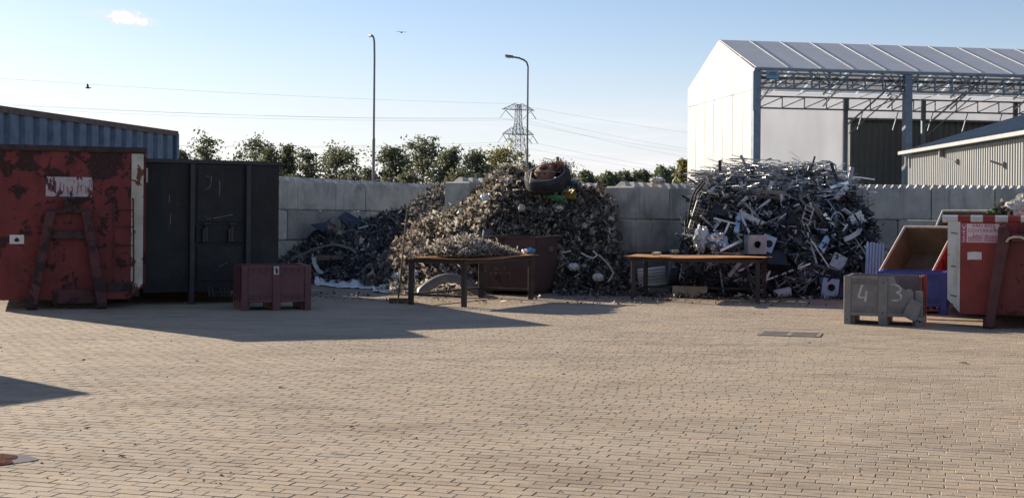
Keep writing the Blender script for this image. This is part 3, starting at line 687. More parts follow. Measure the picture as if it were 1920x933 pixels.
# ================================================================== pallet boxes
def pallet_box(name, label, loc, ang, mat, W=1.2, D=1.0, Hh=.78, notch=None, side_mat=None, group=None):
    t = thing(name, label, 'crate', (loc[0], loc[1], 0), ang, group); sm = side_mat or mat
    th = .035; z0 = .14
    front = [(.10, z0), (W - .10, z0), (W - .10, Hh), (.10, Hh)] if not notch else notch
    MB().prism([(x, z) for x, z in front], .03, .03 + th).build('front_wall', mat, t, .004)
    MB().box(.10, D - .065, z0, W - .10, D - .03, Hh).build('rear_wall', mat, t)
    for x in (.03, W - .065): MB().box(x, .10, z0, x + .035, D - .10, Hh).build('side_wall', mat if x < .1 else sm, t)
    MB().box(.07, .07, z0, W - .07, D - .07, z0 + .03).build('floor', mat, t)
    hc = Hh - .22 if notch else Hh
    for x0, x1, y0, y1, hh in ((0, .11, 0, .11, Hh), (W - .11, W, 0, .11, hc if notch else Hh), (0, .11, D - .11, D, Hh), (W - .11, W, D - .11, D, Hh)):  # posts
        MB().box(x0, y0, .0, x1, y1, hh).build('corner_post', mat if y0 == 0 or x0 == 0 else sm, t, .008)
    xm = W / 2
    for y0, y1 in ((0, .028), (D - .028, D)): MB().box(xm - .07, y0, .0, xm + .07, y1, Hh - .005 if y0 or not notch else Hh - .01).build('centre_rib', mat, t, .005)
    for x0, x1 in ((0, .028), (W - .028, W)):
        for yy in (.36, .62): MB().box(x0, yy - .04, z0, x1, yy + .04, Hh - .005).build('side_rib', sm, t, .005)
    for x0, x1 in ((.112, xm - .072), (xm + .072, W - .112)):
        MB().box(x0, .002, z0, x1, .029, z0 + .055).build('sill', mat, t, .004)
        if not (notch and x0 > xm): MB().box(x0, .006, Hh - .05, x1, .029, Hh).build('top_lip', mat, t, .004)
        n = 3
        for k in range(n):
            xx = x0 + (x1 - x0) * (k + .8) / (n + .6)
            MB().box(xx - .006, .01, z0 + .056, xx + .006, .029, z0 + .12).build('rib', mat, t)
            if not (notch and x0 > xm): MB().box(xx - .006, .01, Hh - .115, xx + .006, .029, Hh - .051).build('rib', mat, t)
        MB().box(x0, .012, z0 + .118, x1, .029, z0 + .128).build('rib', mat, t)
        if not (notch and x0 > xm): MB().box(x0, .012, Hh - .125, x1, .029, Hh - .115).build('rib', mat, t)
    for x in (.0, xm - .08, W - .16):
        MB().box(x + .002, .112, .0, x + .158, D - .112, z0 - .002).build('runner', mat, t)
    for x, z in ((.05, .07), (xm, .19), (xm, Hh - .1), (W - .05, .07)):
        MB().lathe((x, -.002, z), (0, 1, 0), [(0, 0), (.012, 0), (.012, .006), (0, .006)], 10).build('bolt_hole', mats['dark_spot'], t)
    return t
t = pallet_box('pallet_box', 'dark maroon plastic pallet box with worn sticker before the black container', (-4.61, 22.33), R_(20), mats['maroon'], Hh=.775)
MB().box(.545, -.004, .62, .635, -.001, .76).build('sticker', mats['white_worn'], t)
MB().extr([(0, 0), (.03, .005), (.035, .05), (.01, .11), (-.01, .09), (-.005, .04)], (.585, -.0045, .635), (1, 0, 0), (0, 0, 1), (0, -1, 0), .002).build('print', mats['dark_spot'], t)
nW = 1.2
notch = [(.10, .14), (1.06, .14), (1.06, .52), (1.02, .57), (.985, .575), (.95, .555), (.90, .585), (.83, .60), (.80, .66), (.775, .72), (.765, .765), (.10, .765)]
g1 = G(1587, 607); g = thing('x', None, None); bpy.data.objects.remove(g)
t = pallet_box('pallet_box', 'grey plastic pallet box chalked 4 3 with a broken top corner', (5.27, 20.72), R_(-21), mats['grey_plastic'], Hh=.765, notch=notch, side_mat=mats['crate_red'])
def ribbon(pts, w, y, parent, mat, name):
    m = MB(); pts = [Vector((p[0], 0, p[1])) for p in pts]; V = []; r = random.Random(5)
    for i, p in enumerate(pts):
        d = (pts[min(i + 1, len(pts) - 1)] - pts[max(i - 1, 0)]).normalized(); nrm = Vector((-d.z, 0, d.x)) * w / 2 * r.uniform(.75, 1.15)
        V += [(p.x - nrm.x, y, p.z - nrm.z), (p.x + nrm.x, y, p.z + nrm.z)]
    k = len(V)
    V += [(v[0], y + .0015, v[2]) for v in V]
    F = []
    for i in range(len(pts) - 1): F += [(2 * i, 2 * i + 1, 2 * i + 3, 2 * i + 2), (k + 2 * i, k + 2 * i + 2, k + 2 * i + 3, k + 2 * i + 1)]
    return m.add(V, F).build(name, mat, parent)
ribbon([(.285, .63), (.27, .58), (.245, .51), (.225, .445), (.235, .425), (.27, .428), (.36, .43)], .032, .0285, t, mats['paint_white'], 'numeral_four')
ribbon([(.348, .53), (.343, .47), (.335, .40), (.325, .36)], .034, .027, t, mats['paint_white'], 'numeral_stroke')
ribbon([(.72, .645), (.78, .64), (.845, .615), (.87, .575), (.86, .54), (.80, .52), (.785, .515), (.84, .505), (.875, .47), (.865, .42), (.81, .395), (.73, .395)], .028, .0285, t, mats['paint_white'], 'numeral_three')
MB().bar((1.12, -.05, .40), (.99, -.06, .12), .20, .05, up=(0, 1, 0)).build('broken_panel', mats['grey_plastic'], t, .006)
MB().bar((1.14, -.03, .30), (1.05, -.09, .10), .10, .06, up=(0, 1, 0)).build('broken_panel', mats['grey_plastic'], t, .006)
MB().bar((1.08, -.075, .14), (1.24, -.05, .11), .05, .05).build('broken_rail', mats['grey_plastic'], t, .004)
pallet_box('pallet_box', 'blue plastic pallet box between the grey box and the red container', (6.49, 23.25), R_(-21), mats['blue_plastic'], Hh=.74)

# ================================================================== right hand red and white container
def build_right():
    left = P(1777, 410, 20.45); loc = (left.x, left.y, 0); ang = R_(-22); f = face(loc, ang); W = 2.45; Lg = 5.2
    Hh = f(1777, 414)[1]; rH_ = Hh - .03
    t = thing('roll_container', 'red and white container lettered on its front at the right edge', 'container', loc, ang)
    cx = .30; zb = f(1810, 588)[1]
    MB().prism([(0, zb + .22), (.19, zb), (W - .19, zb), (W, zb + .22), (W, Hh), (0, Hh)], 0, .05).build('front_panel', mats['red2'], t)
    MB().box(0, .05, zb + .2, .05, Lg, Hh).build('side_wall', mats['red2'], t); MB().box(W - .05, .05, zb + .2, W, Lg, Hh).build('side_wall', mats['red2'], t)
    MB().box(.05, Lg - .05, zb + .1, W - .05, Lg, Hh).build('rear_wall', mats['red2'], t); MB().box(.05, .05, zb, W - .05, Lg - .05, zb + .08).build('floor', mats['red2_dark'], t)
    bx = f(1800, 500)[0]
    MB().prism([(.004, zb + .225), (bx, zb + .02), (bx, Hh - .01), (.004, Hh - .01)], -.012, -.002).build('edge_band', mats['band2'], t)
    # striped rail
    xs = [f(px, 410)[0] for px in (1767, 1796, 1820, 1843, 1866, 1890, 1914)] ; k = xs[-1] - xs[-2]
    while xs[-1] < W + .03: xs.append(xs[-1] + k)
    for i, (a, b) in enumerate(zip(xs, xs[1:])):
        MB().tube([(a, .03, Hh + .035), (b, .03, Hh + .035)], .062, 10).build('rail_stripe', mats['band2'] if i % 2 == 0 else mats['red2'], t, smooth=False)
    for x in (.0, W - .1): MB().tube([(x + .03, .08, Hh + .03), (x + .03, Lg, Hh + .03)], .05, 8).build('side_rail', mats['red2'], t)
    # sign board
    a, b = f(1801.5, 419), f(1873.5, 455); s = MB().box(a[0], -.006, b[1], b[0], -.001, a[1]).build('sign', mats['sign_pink'], t)
    w, h = b[0] - a[0], a[1] - b[1]
    MB().box(a[0] + .002, -.009, b[1] + .004, a[0] + w * .155, -.0065, a[1] - .004).build('sign_strip', mats['magenta'], s)
    for i, chr_ in enumerate('VTS'): text_mesh(chr_, h * .36, 'sign_letter', mats['label_white'], s, (a[0] + w * .083, -.0105, a[1] - h * (.33 + .3 * i)), align='CENTER', sx=.9)
    text_mesh('VAN BREE', h * .285, 'sign_text', mats['magenta'], s, (a[0] + w * .60, -.0085, a[1] - h * .20), align='CENTER', sx=.92)
    text_mesh('CONTAINERS', h * .27, 'sign_text', mats['magenta'], s, (a[0] + w * .585, -.0085, a[1] - h * .45), align='CENTER', sx=.92)
    r = random.Random(2)
    for col, x0 in ((0, .20), (1, .62)):
        for row in range(4):
            x = x0 + (.12 if row == 0 and col == 0 else 0); xe = x0 + (.34 if col == 0 else .36)
            m = MB()
            while x < xe:
                ww = r.uniform(.018, .03); m.box(a[0] + w * x, -.0085, a[1] - h * (.68 + .085 * row), a[0] + w * (x + ww), -.0065, a[1] - h * (.625 + .085 * row)); x += ww + .012
            m.build('small_print', mats['magenta'], s)
    MB().box(a[0] + w * .575, -.0085, b[1], a[0] + w * .582, -.0065, a[1] - h * .5).build('divider_line', mats['magenta'], s)
    for (x, y, x2, y2) in ((.33, .5, .34, .78), (.43, .52, .40, .7), (.66, .5, .70, .68), (.88, .15, .89, .4)): MB().bar((a[0] + w * x, -.009, a[1] - h * y), (a[0] + w * x2, -.009, a[1] - h * y2), .005, .003, up=(0, 1, 0)).build('crack', mats['dark_spot'], s)
    a, b = f(1814, 471), f(1841, 487); MB().prism([(a[0], b[1]), (b[0], b[1] + .005), (b[0] - .005, a[1] - .01), (a[0] + .1, a[1]), (a[0], a[1] - .015)], -.006, -.001).build('blank_label', mats['label_white'], t)
    # hook frame: broad dark plate with slanting left edge
    def pt(px, py, y): x, z = f(px, py); return (x, z)
    po = [pt(1846, 612, 0), pt(1872, 440, 0), pt(1871, 426, 0), pt(1900, 418, 0)]; xr_ = W - po[0][0]
    foot = .02
    MB().prism([(po[0][0], foot), (po[0][0] + .14, foot), (po[1][0] + .18, po[1][1]), (po[1][0] + .12, po[2][1] + .05), (po[2][0], po[2][1]), (po[1][0], po[1][1])], -.22, -.01).build('frame_beam', mats['red2_dark'], t, .008)
    MB().prism([(xr_ - .14, foot), (xr_, foot), (W - po[1][0], po[1][1]), (W - po[2][0], po[2][1]), (W - po[1][0] - .12, po[2][1] + .05), (W - po[1][0] - .18, po[1][1])], -.22, -.01).build('frame_beam', mats['red2_dark'], t, .008)
    MB().prism([(po[0][0] + .10, zb + .02), (xr_ - .10, zb + .02), (W - po[1][0] - .10, po[1][1] - .1), (po[1][0] + .10, po[1][1] - .1)], -.12, -.012).build('frame_plate', mats['red2_mid'], t, .006)
    MB().box(po[1][0] + .3, -.05, po[1][1] + .03, W - po[1][0] - .3, -.012, rH_).build('upper_plate', mats['red2_mid'], t, .006)
    MB().box(po[1][0] + .185, -.18, po[1][1] - .1, W - po[1][0] - .185, -.013, po[1][1] + .02).build('cross_beam', mats['red2_dark'], t, .006)
    c = f(1893, 449); MB().tube([(c[0] - .04, -.25, c[1] - .03), (c[0] - .005, -.27, c[1] + .02), (c[0] + .06, -.28, c[1] + .045), (c[0] + .16, -.28, c[1] + .045), (c[0] + .22, -.27, c[1] + .02)], .018, 8).build('hook_handle', mats['rim_pale'], t)
    MB().lathe((po[0][0] + .07, -.11, .075), (1, 0, 0), [(0, -.09), (.075, -.09), (.075, .09), (0, .09)], 14).build('roller', mats['red2_dark'], t)
    for px in (1900, 1918): x, z = f(px, 540); MB().box(x - .012, -.115, z - .07, x + .012, -.1005, z + .07).build('slot', mats['dark_spot'], t)
    for (px, py, w, h) in ((1790, 436, .10, .012), (1788, 498, .07, .014), (1788, 553, .09, .016), (1783, 568, .06, .02)):
        x, z = f(px, py); MB().bar((x - w / 2, -.016, z), (x + w / 2, -.016, z - .015), .012, h).build('chip', mats['red2_dark'], t)
    return t, f, loc, ang, Hh
rt, rf, rloc, rang, rH = build_right()
def local_to_world(loc, ang, v): c, s = math.cos(ang), math.sin(ang); return Vector((loc[0] + c * v[0] - s * v[1], loc[1] + s * v[0] + c * v[1], v[2]))
# rod lying between the grey box and the container
a, b = G(1738, 602), G(1843, 606); a.z = b.z = .035
tag(MB().tube([a, b], .016, 8).build('steel_rod', mats['rim_pale']), 'pale steel rod lying on the ground beside the grey box', 'rod')

def crumple(name, label, cat, c, rx, ry, rz, mat, seed=0, rough=.35, n=14, group=None, axis=0.0, flat=False):
    """crumpled bag or film: a lumpy, creased closed surface"""
    r = np.random.default_rng(seed); V = []; F = []; m = n * 2
    ph = r.uniform(0, 6.28, (10, 3)); fr = r.uniform(1.5, 5, (10, 3))
    for i in range(n + 1):
        th = math.pi * i / n
        for k in range(m):
            w = 2 * math.pi * k / m; d = np.array((math.sin(th) * math.cos(w), math.sin(th) * math.sin(w), math.cos(th)))
            f = 1 + rough * sum(abs(math.sin((d * fr[q]).sum() * 1.7 + ph[q, 0])) - .55 for q in range(10)) / 3.2
            V.append((d[0] * rx * f, d[1] * ry * f, d[2] * rz * f))
    for i in range(n):
        for k in range(m): F.append((i * m + k, (i + 1) * m + k, (i + 1) * m + (k + 1) % m, i * m + (k + 1) % m))
    o = MB().add(V, F).build(name, mat, fix=False); o.location = c; o.rotation_euler = (0, axis, r.uniform(0, 6)) if not flat else (flat, axis, 0)
    return tag(o, label, cat, group)
q = local_to_world(rloc, rang, (.98, .45, rH + .09))
crumple('waste_sack', 'crumpled whitish sack on the red and white container', 'sack', P(1903, 393, 20.7) , .16, .16, .13, mats['sack'], 3, .45)
crumple('waste_sack', 'pale sack at the picture edge, highest on the red and white container', 'sack', P(1926, 384, 20.9), .15, .15, .16, mats['sack'], 8, .45)
def shreds(n, pts, nrm, lmin, lmax, wmin, wmax, r, segs=3, curl=2.2, flat=0.0, side=False):
    """n bent strips at pts; returns V, F"""
    L = r.uniform(lmin, lmax, n) ** 1.0; W = r.uniform(wmin, wmax, n)
    d = r.normal(size=(n, 3)); d -= nrm * (d * nrm).sum(1, keepdims=True) * flat; d /= np.linalg.norm(d, axis=1, keepdims=True) + 1e-9
    u = (np.cross(d, nrm) * np.sign(r.normal(size=(n, 1))) + r.normal(0, .22, (n, 3))) if side else r.normal(size=(n, 3)) + nrm * flat * 2; s = np.cross(d, u); s /= np.linalg.norm(s, axis=1, keepdims=True) + 1e-9; u = np.cross(s, d)
    k = r.normal(0, curl, n) / segs; tw = r.normal(0, .5, n)
    V = np.zeros((n, (segs + 1) * 2, 3)); p = pts - d * (L / 2)[:, None]; ang = np.zeros(n); hs = W[:, None] / 2
    for i in range(segs + 1):
        taper = r.uniform(.45, 1.15, n)[:, None]
        ss = s * np.cos(tw * i)[:, None] + u * np.sin(tw * i)[:, None]
        V[:, 2 * i] = p - ss * hs * taper; V[:, 2 * i + 1] = p + ss * hs * taper
        dd = d * np.cos(ang)[:, None] + u * np.sin(ang)[:, None]
        p = p + dd * (L / segs)[:, None]; ang = ang + k
    base = np.array([(2 * i, 2 * i + 1, 2 * i + 3, 2 * i + 2) for i in range(segs)])
    F = (base[None] + (np.arange(n) * (segs + 1) * 2)[:, None, None]).reshape(-1, 4)
    return V.reshape(-1, 3), F
qs = np.array([P(px, py, 20.7) for px, py in [(1866, 398), (1858, 400), (1872, 400), (1880, 398), (1888, 401)]], float)
pts = np.repeat(qs[:2], 25, 0) + rng.normal(0, .04, (50, 3)); V, F = shreds(50, pts, np.tile((0, 0, 1.), (50, 1)), .06, .16, .02, .05, rng)
tag(np_mesh('weed_tuft', V, F, mats['plant']), 'small green weed tuft growing over the container rail', 'plant')
pts = np.repeat(qs[2:], 60, 0) + rng.normal(0, .06, (180, 3)); V, F = shreds(180, pts, np.tile((0, 0, 1.), (180, 1)), .05, .16, .02, .06, rng)
tag(np_mesh('shredded_waste', V, F, mats['shred_mix']), 'shredded waste filling the red and white container beside the sack', 'waste', kind='stuff')

# tilted skips behind the blue box
def open_bin(name, label, BL, ang, slope, Wd, Ln, Dp, lean=0, outer='skip_red', inner='beige', rim='rim_pale'):
    t = thing(name, label, 'skip')
    e1 = Vector((math.cos(ang), math.sin(ang), 0)); h = Vector((math.sin(ang), -math.cos(ang), 0))
    e2 = h * math.cos(slope) - Vector((0, 0, 1)) * math.sin(slope); nrm = e1.cross(e2)
    if nrm.z < 0: nrm = -nrm
    t.matrix_world = Matrix(((e1.x, e2.x, nrm.x, BL.x), (e1.y, e2.y, nrm.y, BL.y), (e1.z, e2.z, nrm.z, BL.z), (0, 0, 0, 1)))
    w = .03
    def wall(x0, y0, z0, x1, y1, z1, nm, mt): return MB().box(x0, y0, z0, x1, y1, z1).build(nm, mats[mt], t)
    wall(0, 0, -Dp, w, Ln, 0, 'side_wall', inner); wall(Wd - w, 0, -Dp, Wd, Ln, 0, 'side_wall', inner)
    wall(w, 0, -Dp, Wd - w, w, 0, 'end_wall', inner); wall(w, Ln - w, -Dp, Wd - w, Ln, 0, 'end_wall', inner)
    wall(0, 0, -Dp - w, Wd, Ln, -Dp - .002, 'base', inner)
    wall(Wd + .002, 0, -Dp, Wd + .012, Ln, -.05, 'outer_skin', outer)
    wall(-.012, 0, -Dp, -.002, Ln, -.05, 'outer_skin', outer)
    for k in range(5): MB().bar((Wd + .03, .15 + k * .42, -Dp), (Wd + .03, .15 + k * .42, -.05), .035, .06, up=(1, 0, 0)).build('rib', mats[outer], t)
    m = MB().tube([(0, 0, .01), (Wd, 0, .01)], .028, 8); m.build('rim', mats[rim], t)
    for x in (0, Wd): MB().tube([(x, 0, .01), (x, Ln, .01)], .026, 8).build('rim', mats[rim], t)
    MB().tube([(0, Ln, .01), (Wd, Ln, .01)], .026, 8).build('rim', mats[rim], t)
    return t
BL = P(1697, 426, 25.9); bt = open_bin('tilted_skip', 'tilted open skip with beige inside leaning behind the blue box', BL, R_(-37), R_(33), 1.0, 2.05, .62)
tag(MB().lathe((0, 0, 0), (0, 0, 1), [(0, 0), (.06, 0), (.05, .015), (0, .02)], 12).build('tin_lid', mats['rim_pale']), 'pale oval scrap lying inside the tilted beige skip', 'scrap')
lid = bpy.data.objects['tin_lid']; lid.matrix_world = bt.matrix_world @ Matrix.Translation((.55, 1.16, -.60)) @ Matrix.Diagonal((1.5, .9, 1, 1))
BL2 = P(1768, 396, 27.5); open_bin('tilted_skip', 'grey lined skip with its corner up, behind the beige lined skip', BL2, R_(-37) , R_(40), 1.15, 1.9, .5, inner='film_grey')

# ================================================================== tables
def table(label, c, ang, hx, hy, over, Hh=.88, group='rusty steel work tables'):
    t = thing('steel_table', label, 'table', (c[0], c[1], 0), ang, group)
    m = MB(); nx, ny = 16, 6; V = []; F = []
    for top in (1, 0):
        for j in range(ny + 1):
            for i in range(nx + 1):
                x = -hx - over + (2 * (hx + over)) * i / nx; y = -hy - over + 2 * (hy + over) * j / ny
                z = Hh - .014 * (1 - top) + .012 * math.sin(x * 2.1 + y) + .01 * math.cos(y * 3 + x)
                V.append((x, y, z))
    k = (nx + 1) * (ny + 1)
    for j in range(ny):
        for i in range(nx):
            a = j * (nx + 1) + i; F += [(a, a + 1, a + nx + 2, a + nx + 1), (k + a, k + a + nx + 1, k + a + nx + 2, k + a + 1)]
    for i in range(nx): F += [(i + 1, i, k + i, k + i + 1)]; a = ny * (nx + 1) + i; F += [(a, a + 1, k + a + 1, k + a)]
    for j in range(ny): a = j * (nx + 1); F += [(a, a + nx + 1, k + a + nx + 1, k + a)]; a += nx; F += [(a + nx + 1, a, k + a, k + a + nx + 1)]
    m.add(V, F).build('table_top', mats['rust_top'], t)
    for x in (-1, 1):
        for y in (-1, 1): MB().box(x * hx - .043, y * hy - .043, 0, x * hx + .043, y * hy + .043, Hh - .105).build('leg', mats['rust_dark'], t, .006)
    for y in (-1, 1): MB().box(-hx - .05, y * hy - .04, Hh - .103, hx + .05, y * hy + .04, Hh - .04).build('rail', mats['rust_dark'], t)
    for x in (-1, 1): MB().box(x * hx - .04, -hy + .042, Hh - .102, x * hx + .04, hy - .042, Hh - .041).build('rail', mats['rust_dark'], t)
    for x in (-1, 1): MB().box(x * hx - .02, -hy + .052, .17, x * hx + .02, hy - .052, .21).build('stretcher', mats['rust_dark'], t)
    MB().box(-hx + .052, hy - .02, .171, hx - .052, hy + .02, .211).build('stretcher', mats['rust_dark'], t)
    return t
T1 = (-.74, 25.25); T1A = R_(-28); table('rusty steel table heaped with shredded scrap, before the brown bin', T1, T1A + R_(90), 1.33, .57, .12)
T2 = (3.85, 26.75); T2A = R_(-16); table('rusty steel table carrying two short boards, before the metal scrap', T2, T2A, 1.24, .70, .16)
def on_table(T, A, x, y, z): return local_to_world(T, A, (x, y, z))
for lab, (px0, py0), (px1, py1), w in (('short square ended board lying left on the rusty table', (1229, 479), (1246, 472), .14), ('longer pale board lying mid table before the scrap heap', (1262, 472), (1290, 482), .15)):
    a, b = G(px0, py0, .905), G(px1, py1, .905)
    if (a - b).length > .9: b = a + (b - a).normalized() * .75
    tag(MB().bar(a + Vector((0, 0, .03)), b + Vector((0, 0, .03)), w, .055).build('board', mats['wood'], bevel=.005), lab, 'board')

# brown steel bin
def build_brown():
    loc = (-.62, 27.72, 0); ang = R_(-20); f = face(loc, ang); W, D, z0, z1 = 1.17, 1.55, .09, 1.21
    t = thing('steel_bin', 'dark brown riveted steel bin behind the heaped rusty table', 'bin', loc, ang)
    MB().box(0, 0, z0, W, .03, z1).build('front_wall', mats['box_brown'], t); MB().box(W - .03, .03, z0, W, D, z1).build('side_wall', mats['box_brown'], t)
    MB().box(0, .03, z0, .03, D, z1).build('side_wall', mats['box_brown'], t); MB().box(.03, D - .03, z0, W - .03, D, z1 + .03).build('rear_wall', mats['box_brown'], t)
    MB().box(.03, .03, z0, W - .03, D - .03, z0 + .04).build('floor', mats['box_brown'], t)
    for (p, q) in (((-.01, 0, z1), (W + .01, 0, z1)), ((W, 0, z1), (W, D, z1 + .02)), ((0, 0, z1), (0, D, z1 + .02))): MB().bar(p, q, .05, .03).build('rim', mats['rust_dark'], t)
    MB().box(.05, .1, 0, .2, D - .1, z0 - .001).build('skid', mats['rust_dark'], t); MB().box(W - .2, .1, 0, W - .05, D - .1, z0 - .001).build('skid', mats['rust_dark'], t)
    MB().box(.52, -.02, z0 + .02, .56, -.001, z1 - .03).build('rib', mats['box_brown'], t)
    m = MB().tube([(W + .02, .08, z1 - .05), (W + .05, .08, z1 - .12), (W + .05, .08, z1 - .28), (W + .02, .08, z1 - .34)], .015, 6); m.build('handle', mats['rust_dark'], t)
    m = MB().tube([(W - .02, D * .55, z1 + .01), (W + .0, D * .55, z1 + .10), (W + .02, D * .62, z1 + .16)], .015, 6); m.build('hook', mats['rust_dark'], t)
    MB().box(W + .001, D * .62, z1 - .3, W + .006, D * .78, z1 - .2).build('plate', mats['film_grey'], t)
    for (x, z) in ((.06, .58), (.08, .5), (.30, .55), (.34, .55), (.3, .46), (.34, .46), (.40, .46), (.2, .44), (.5, .56), (.56, .46), (.62, .46)): MB().box(x - .012, -.006, z - .02, x + .012, -.001, z + .02).build('mark', mats['film_grey'], t)
build_brown()
# broom leaning on the table end
def build_broom():
    a = G(747, 568); top = P(763, 399, 25.05)
    t = thing('broom', 'wooden handled yard broom leaning against the heaped rusty table', 'broom', a)
    MB().tube([Vector((0, 0, .09)), top - a], .016, 8).build('handle', mats['wood_brown'], t)
    MB().bar((-.18, .03, .075), (.18, -.03, .075), .07, .045).build('head', mats['wood_brown'], t, .008)
    m = MB()
    for i in range(14):
        for j in range(3):
            x = -.17 + .34 * i / 13; y = .028 * (-1) * x / .18 + (j - 1) * .022
            m.bar((x, y, .055), (x + random.uniform(-.02, .02), y + random.uniform(-.02, .02), .0), .012, .012)
    m.build('bristles', mats['wood_brown'], t)['kind'] = 'stuff'
build_broom()

# ================================================================== heaps
def interp(xs, ys, x): return np.interp(x, xs, ys)
def vnoise(x, y, seed, f=1.0):
    r = np.random.default_rng(seed); o = np.zeros_like(x); a = 1.0
    for k in range(5):
        for _ in range(2):
            w = r.uniform(0, 6.28); p = r.uniform(0, 6.28); o += a * np.sin((x * np.cos(w) + y * np.sin(w)) * f * 2.2 ** k + p)
        a *= .55
    return o / 2.6
class Heap:
    """heap between a foot line and a crest line: profile given as (X, crest height), depth lines as (X, depth)"""
    def __init__(s, prof, crest, foot, power, seed, rough=.10, back=2.0):
        s.prof, s.crest, s.foot, s.power, s.seed, s.rough, s.back = prof, crest, foot, power, seed, rough, back
        s.x0, s.x1 = prof[0][0], prof[-1][0]
    def at(s, X, t):         # t 0 foot .. 1 crest .. 1.6 behind
        H = interp(*zip(*s.prof), X); yc = interp(*zip(*s.crest), X); yf = interp(*zip(*s.foot), X)
        Y = yf + (yc - yf) * np.minimum(t, 1) + np.maximum(t - 1, 0) * s.back
        h = np.clip(t, 0, 1) ** s.power
        Z = H * (h * 1.0) * (1 - np.maximum(t - 1, 0) * .55)
        n = vnoise(X, Y + Z, s.seed, 1.6); n2 = vnoise(X, Z * 1.3, s.seed + 5, 2.6)
        k = s.rough * np.clip(t * 3, 0, 1) 
        return np.stack([X + n2 * k * .5, Y - n * k * 1.6, np.maximum(Z + n * k + n2 * k * .4, -.02)], -1)
    def core(s, name, parent=None, nx=90, nt=44):
        X = np.linspace(s.x0, s.x1, nx); T = np.linspace(0, 1.7, nt); XX, TT = np.meshgrid(X, T)
        V = s.at(XX, TT); V = V.reshape(-1, 3)
        F = np.array([(j * nx + i, j * nx + i + 1, (j + 1) * nx + i + 1, (j + 1) * nx + i) for j in range(nt - 1) for i in range(nx - 1)])
        return V, F
    def sample(s, n, r, tmax=1.25, xr=None):
        X = r.uniform(*(xr or (s.x0, s.x1)), n); H = interp(*zip(*s.prof), X)
        keep = r.uniform(0, 1, n) < np.clip(.25 + H / 2.2, 0, 1); X = X[keep]; n = len(X)
        t = r.uniform(0, 1, n) ** 1.15 * tmax
        p = s.at(X, t); e = .03; a = s.at(X + e, t) - p; b = s.at(X, t + e) - p
        nn = np.cross(a, b); nn /= np.linalg.norm(nn, axis=1, keepdims=True) + 1e-9
        nn *= np.sign(nn[:, 2:3] + 1e-6); return p, nn
def build_stuff_heap(name, label, cat, heap, n, mat, size, seed, lift=.05, curl=2.2, extra=None):
    r = np.random.default_rng(seed)
    Vc, Fc = heap.core(name)
    o = np_mesh(name, Vc, Fc, mats['core']); tag(o, label, cat, kind='stuff')
    p, nn = heap.sample(n, r); p = p + nn * np.abs(r.normal(0, lift, len(p)))[:, None] + r.normal(0, .02, p.shape)
    # pieces come in clumps so that light and dark patches form
    V, F = shreds(len(p), p, nn, *size, r, 3, curl, .35)
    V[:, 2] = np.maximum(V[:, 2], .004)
    c = np_mesh('shred', V, F, mats[mat], o, True); c['kind'] = 'stuff'
    return o, r
def X_at(px, d): return (px - 960) * d / FPX
def prof_px(lst, d): return [(P(px, py, dd).x, max(P(px, py, dd).z, .0)) for px, py, dd in [(a, b, d(a) if callable(d) else d) for a, b in lst]]
# heap A: dark shreds in front of the left wall
dA = lambda px: np.interp(px, [515, 640, 740, 800, 840], [35.6, 36.4, 36.8, 37.2, 35.5])
profA = prof_px([(500, 520), (530, 478), (560, 458), (600, 443), (640, 428), (690, 420), (740, 404), (765, 396), (790, 382), (808, 360), (822, 352), (838, 354), (850, 390), (875, 440), (900, 480)], dA)
crestA = [(x, y) for x, y in zip([p[0] for p in profA], [35.3, 35.6, 35.9, 36.2, 36.4, 36.6, 36.8, 36.9, 37.2, 37.2, 37.0, 36.4, 35.6, 35, 34.6])]
heapA = Heap(profA, crestA, [(-7, 33.4), (-4.2, 32.2), (-2.9, 31.6), (-1.5, 31.2), (-.5, 31)], .8, 11, .10, 1.2)
oA, rA = build_stuff_heap('shredded_waste_heap', 'dark shredded plastic and cable waste heaped before the left block wall', 'waste heap', heapA, 16000, 'shred_dark', (.08, .36, .02, .10), 21, .07, 3.0)
# heap B: mixed shreds with the tyre
dB = lambda px: np.interp(px, [700, 800, 900, 980, 1140, 1200], [31.6, 32.3, 32.2, 31.6, 31.0, 30.0])
profB = prof_px([(690, 530), (715, 490), (750, 460), (780, 430), (810, 412), (840, 405), (862, 396), (880, 378), (905, 352), (925, 328), (945, 318), (985, 320), (1040, 345), (1062, 342), (1090, 348), (1115, 356), (1132, 352), (1142, 372), (1148, 480), (1165, 515), (1182, 545)], dB)
crestB = [(x, dB(960 + x * FPX / 31)) for x, _ in profB]
footB = [(-3.8, 30.4), (-2.8, 29.2), (-1.8, 28.4), (-.8, 28.7), (.3, 29.2), (1.2, 28.3), (2.2, 28.3), (2.9, 28.6)]
heapB = Heap(profB, crestB, footB, .80, 31, .11, 2.4)
oB, rB = build_stuff_heap('shredded_waste_heap', 'tall heap of mixed brown shredded waste crowned by a truck tyre', 'waste heap', heapB, 25000, 'shred_mix', (.06, .30, .02, .095), 41, .07, 3.2)
def extra_shreds(o, heap, n, xr, trange, size, mat, seed, lift=.06):
    r = np.random.default_rng(seed); X = r.uniform(*xr, n); t = r.uniform(*trange, n); p = heap.at(X, t); nn = np.tile((0, -.6, .8), (n, 1))
    p = p + nn * np.abs(r.normal(0, lift, n))[:, None]; V, F = shreds(n, p, nn, *size, r, 3, 2.4, .3); V[:, 2] = np.maximum(V[:, 2], .004)
    c = np_mesh('shred', V, F, mats[mat], o, True); c['kind'] = 'stuff'
extra_shreds(oB, heapB, 2600, (-3.0, .2), (.05, 1.08), (.07, .28, .03, .13), 'shred_pale', 5)  # paler shreds put the sunlit look of the left slope into the colour
extra_shreds(oB, heapB, 900, (-3.2, 2.8), (.0, 1.1), (.2, .44, .06, .15), 'shred_mix', 9, .1)
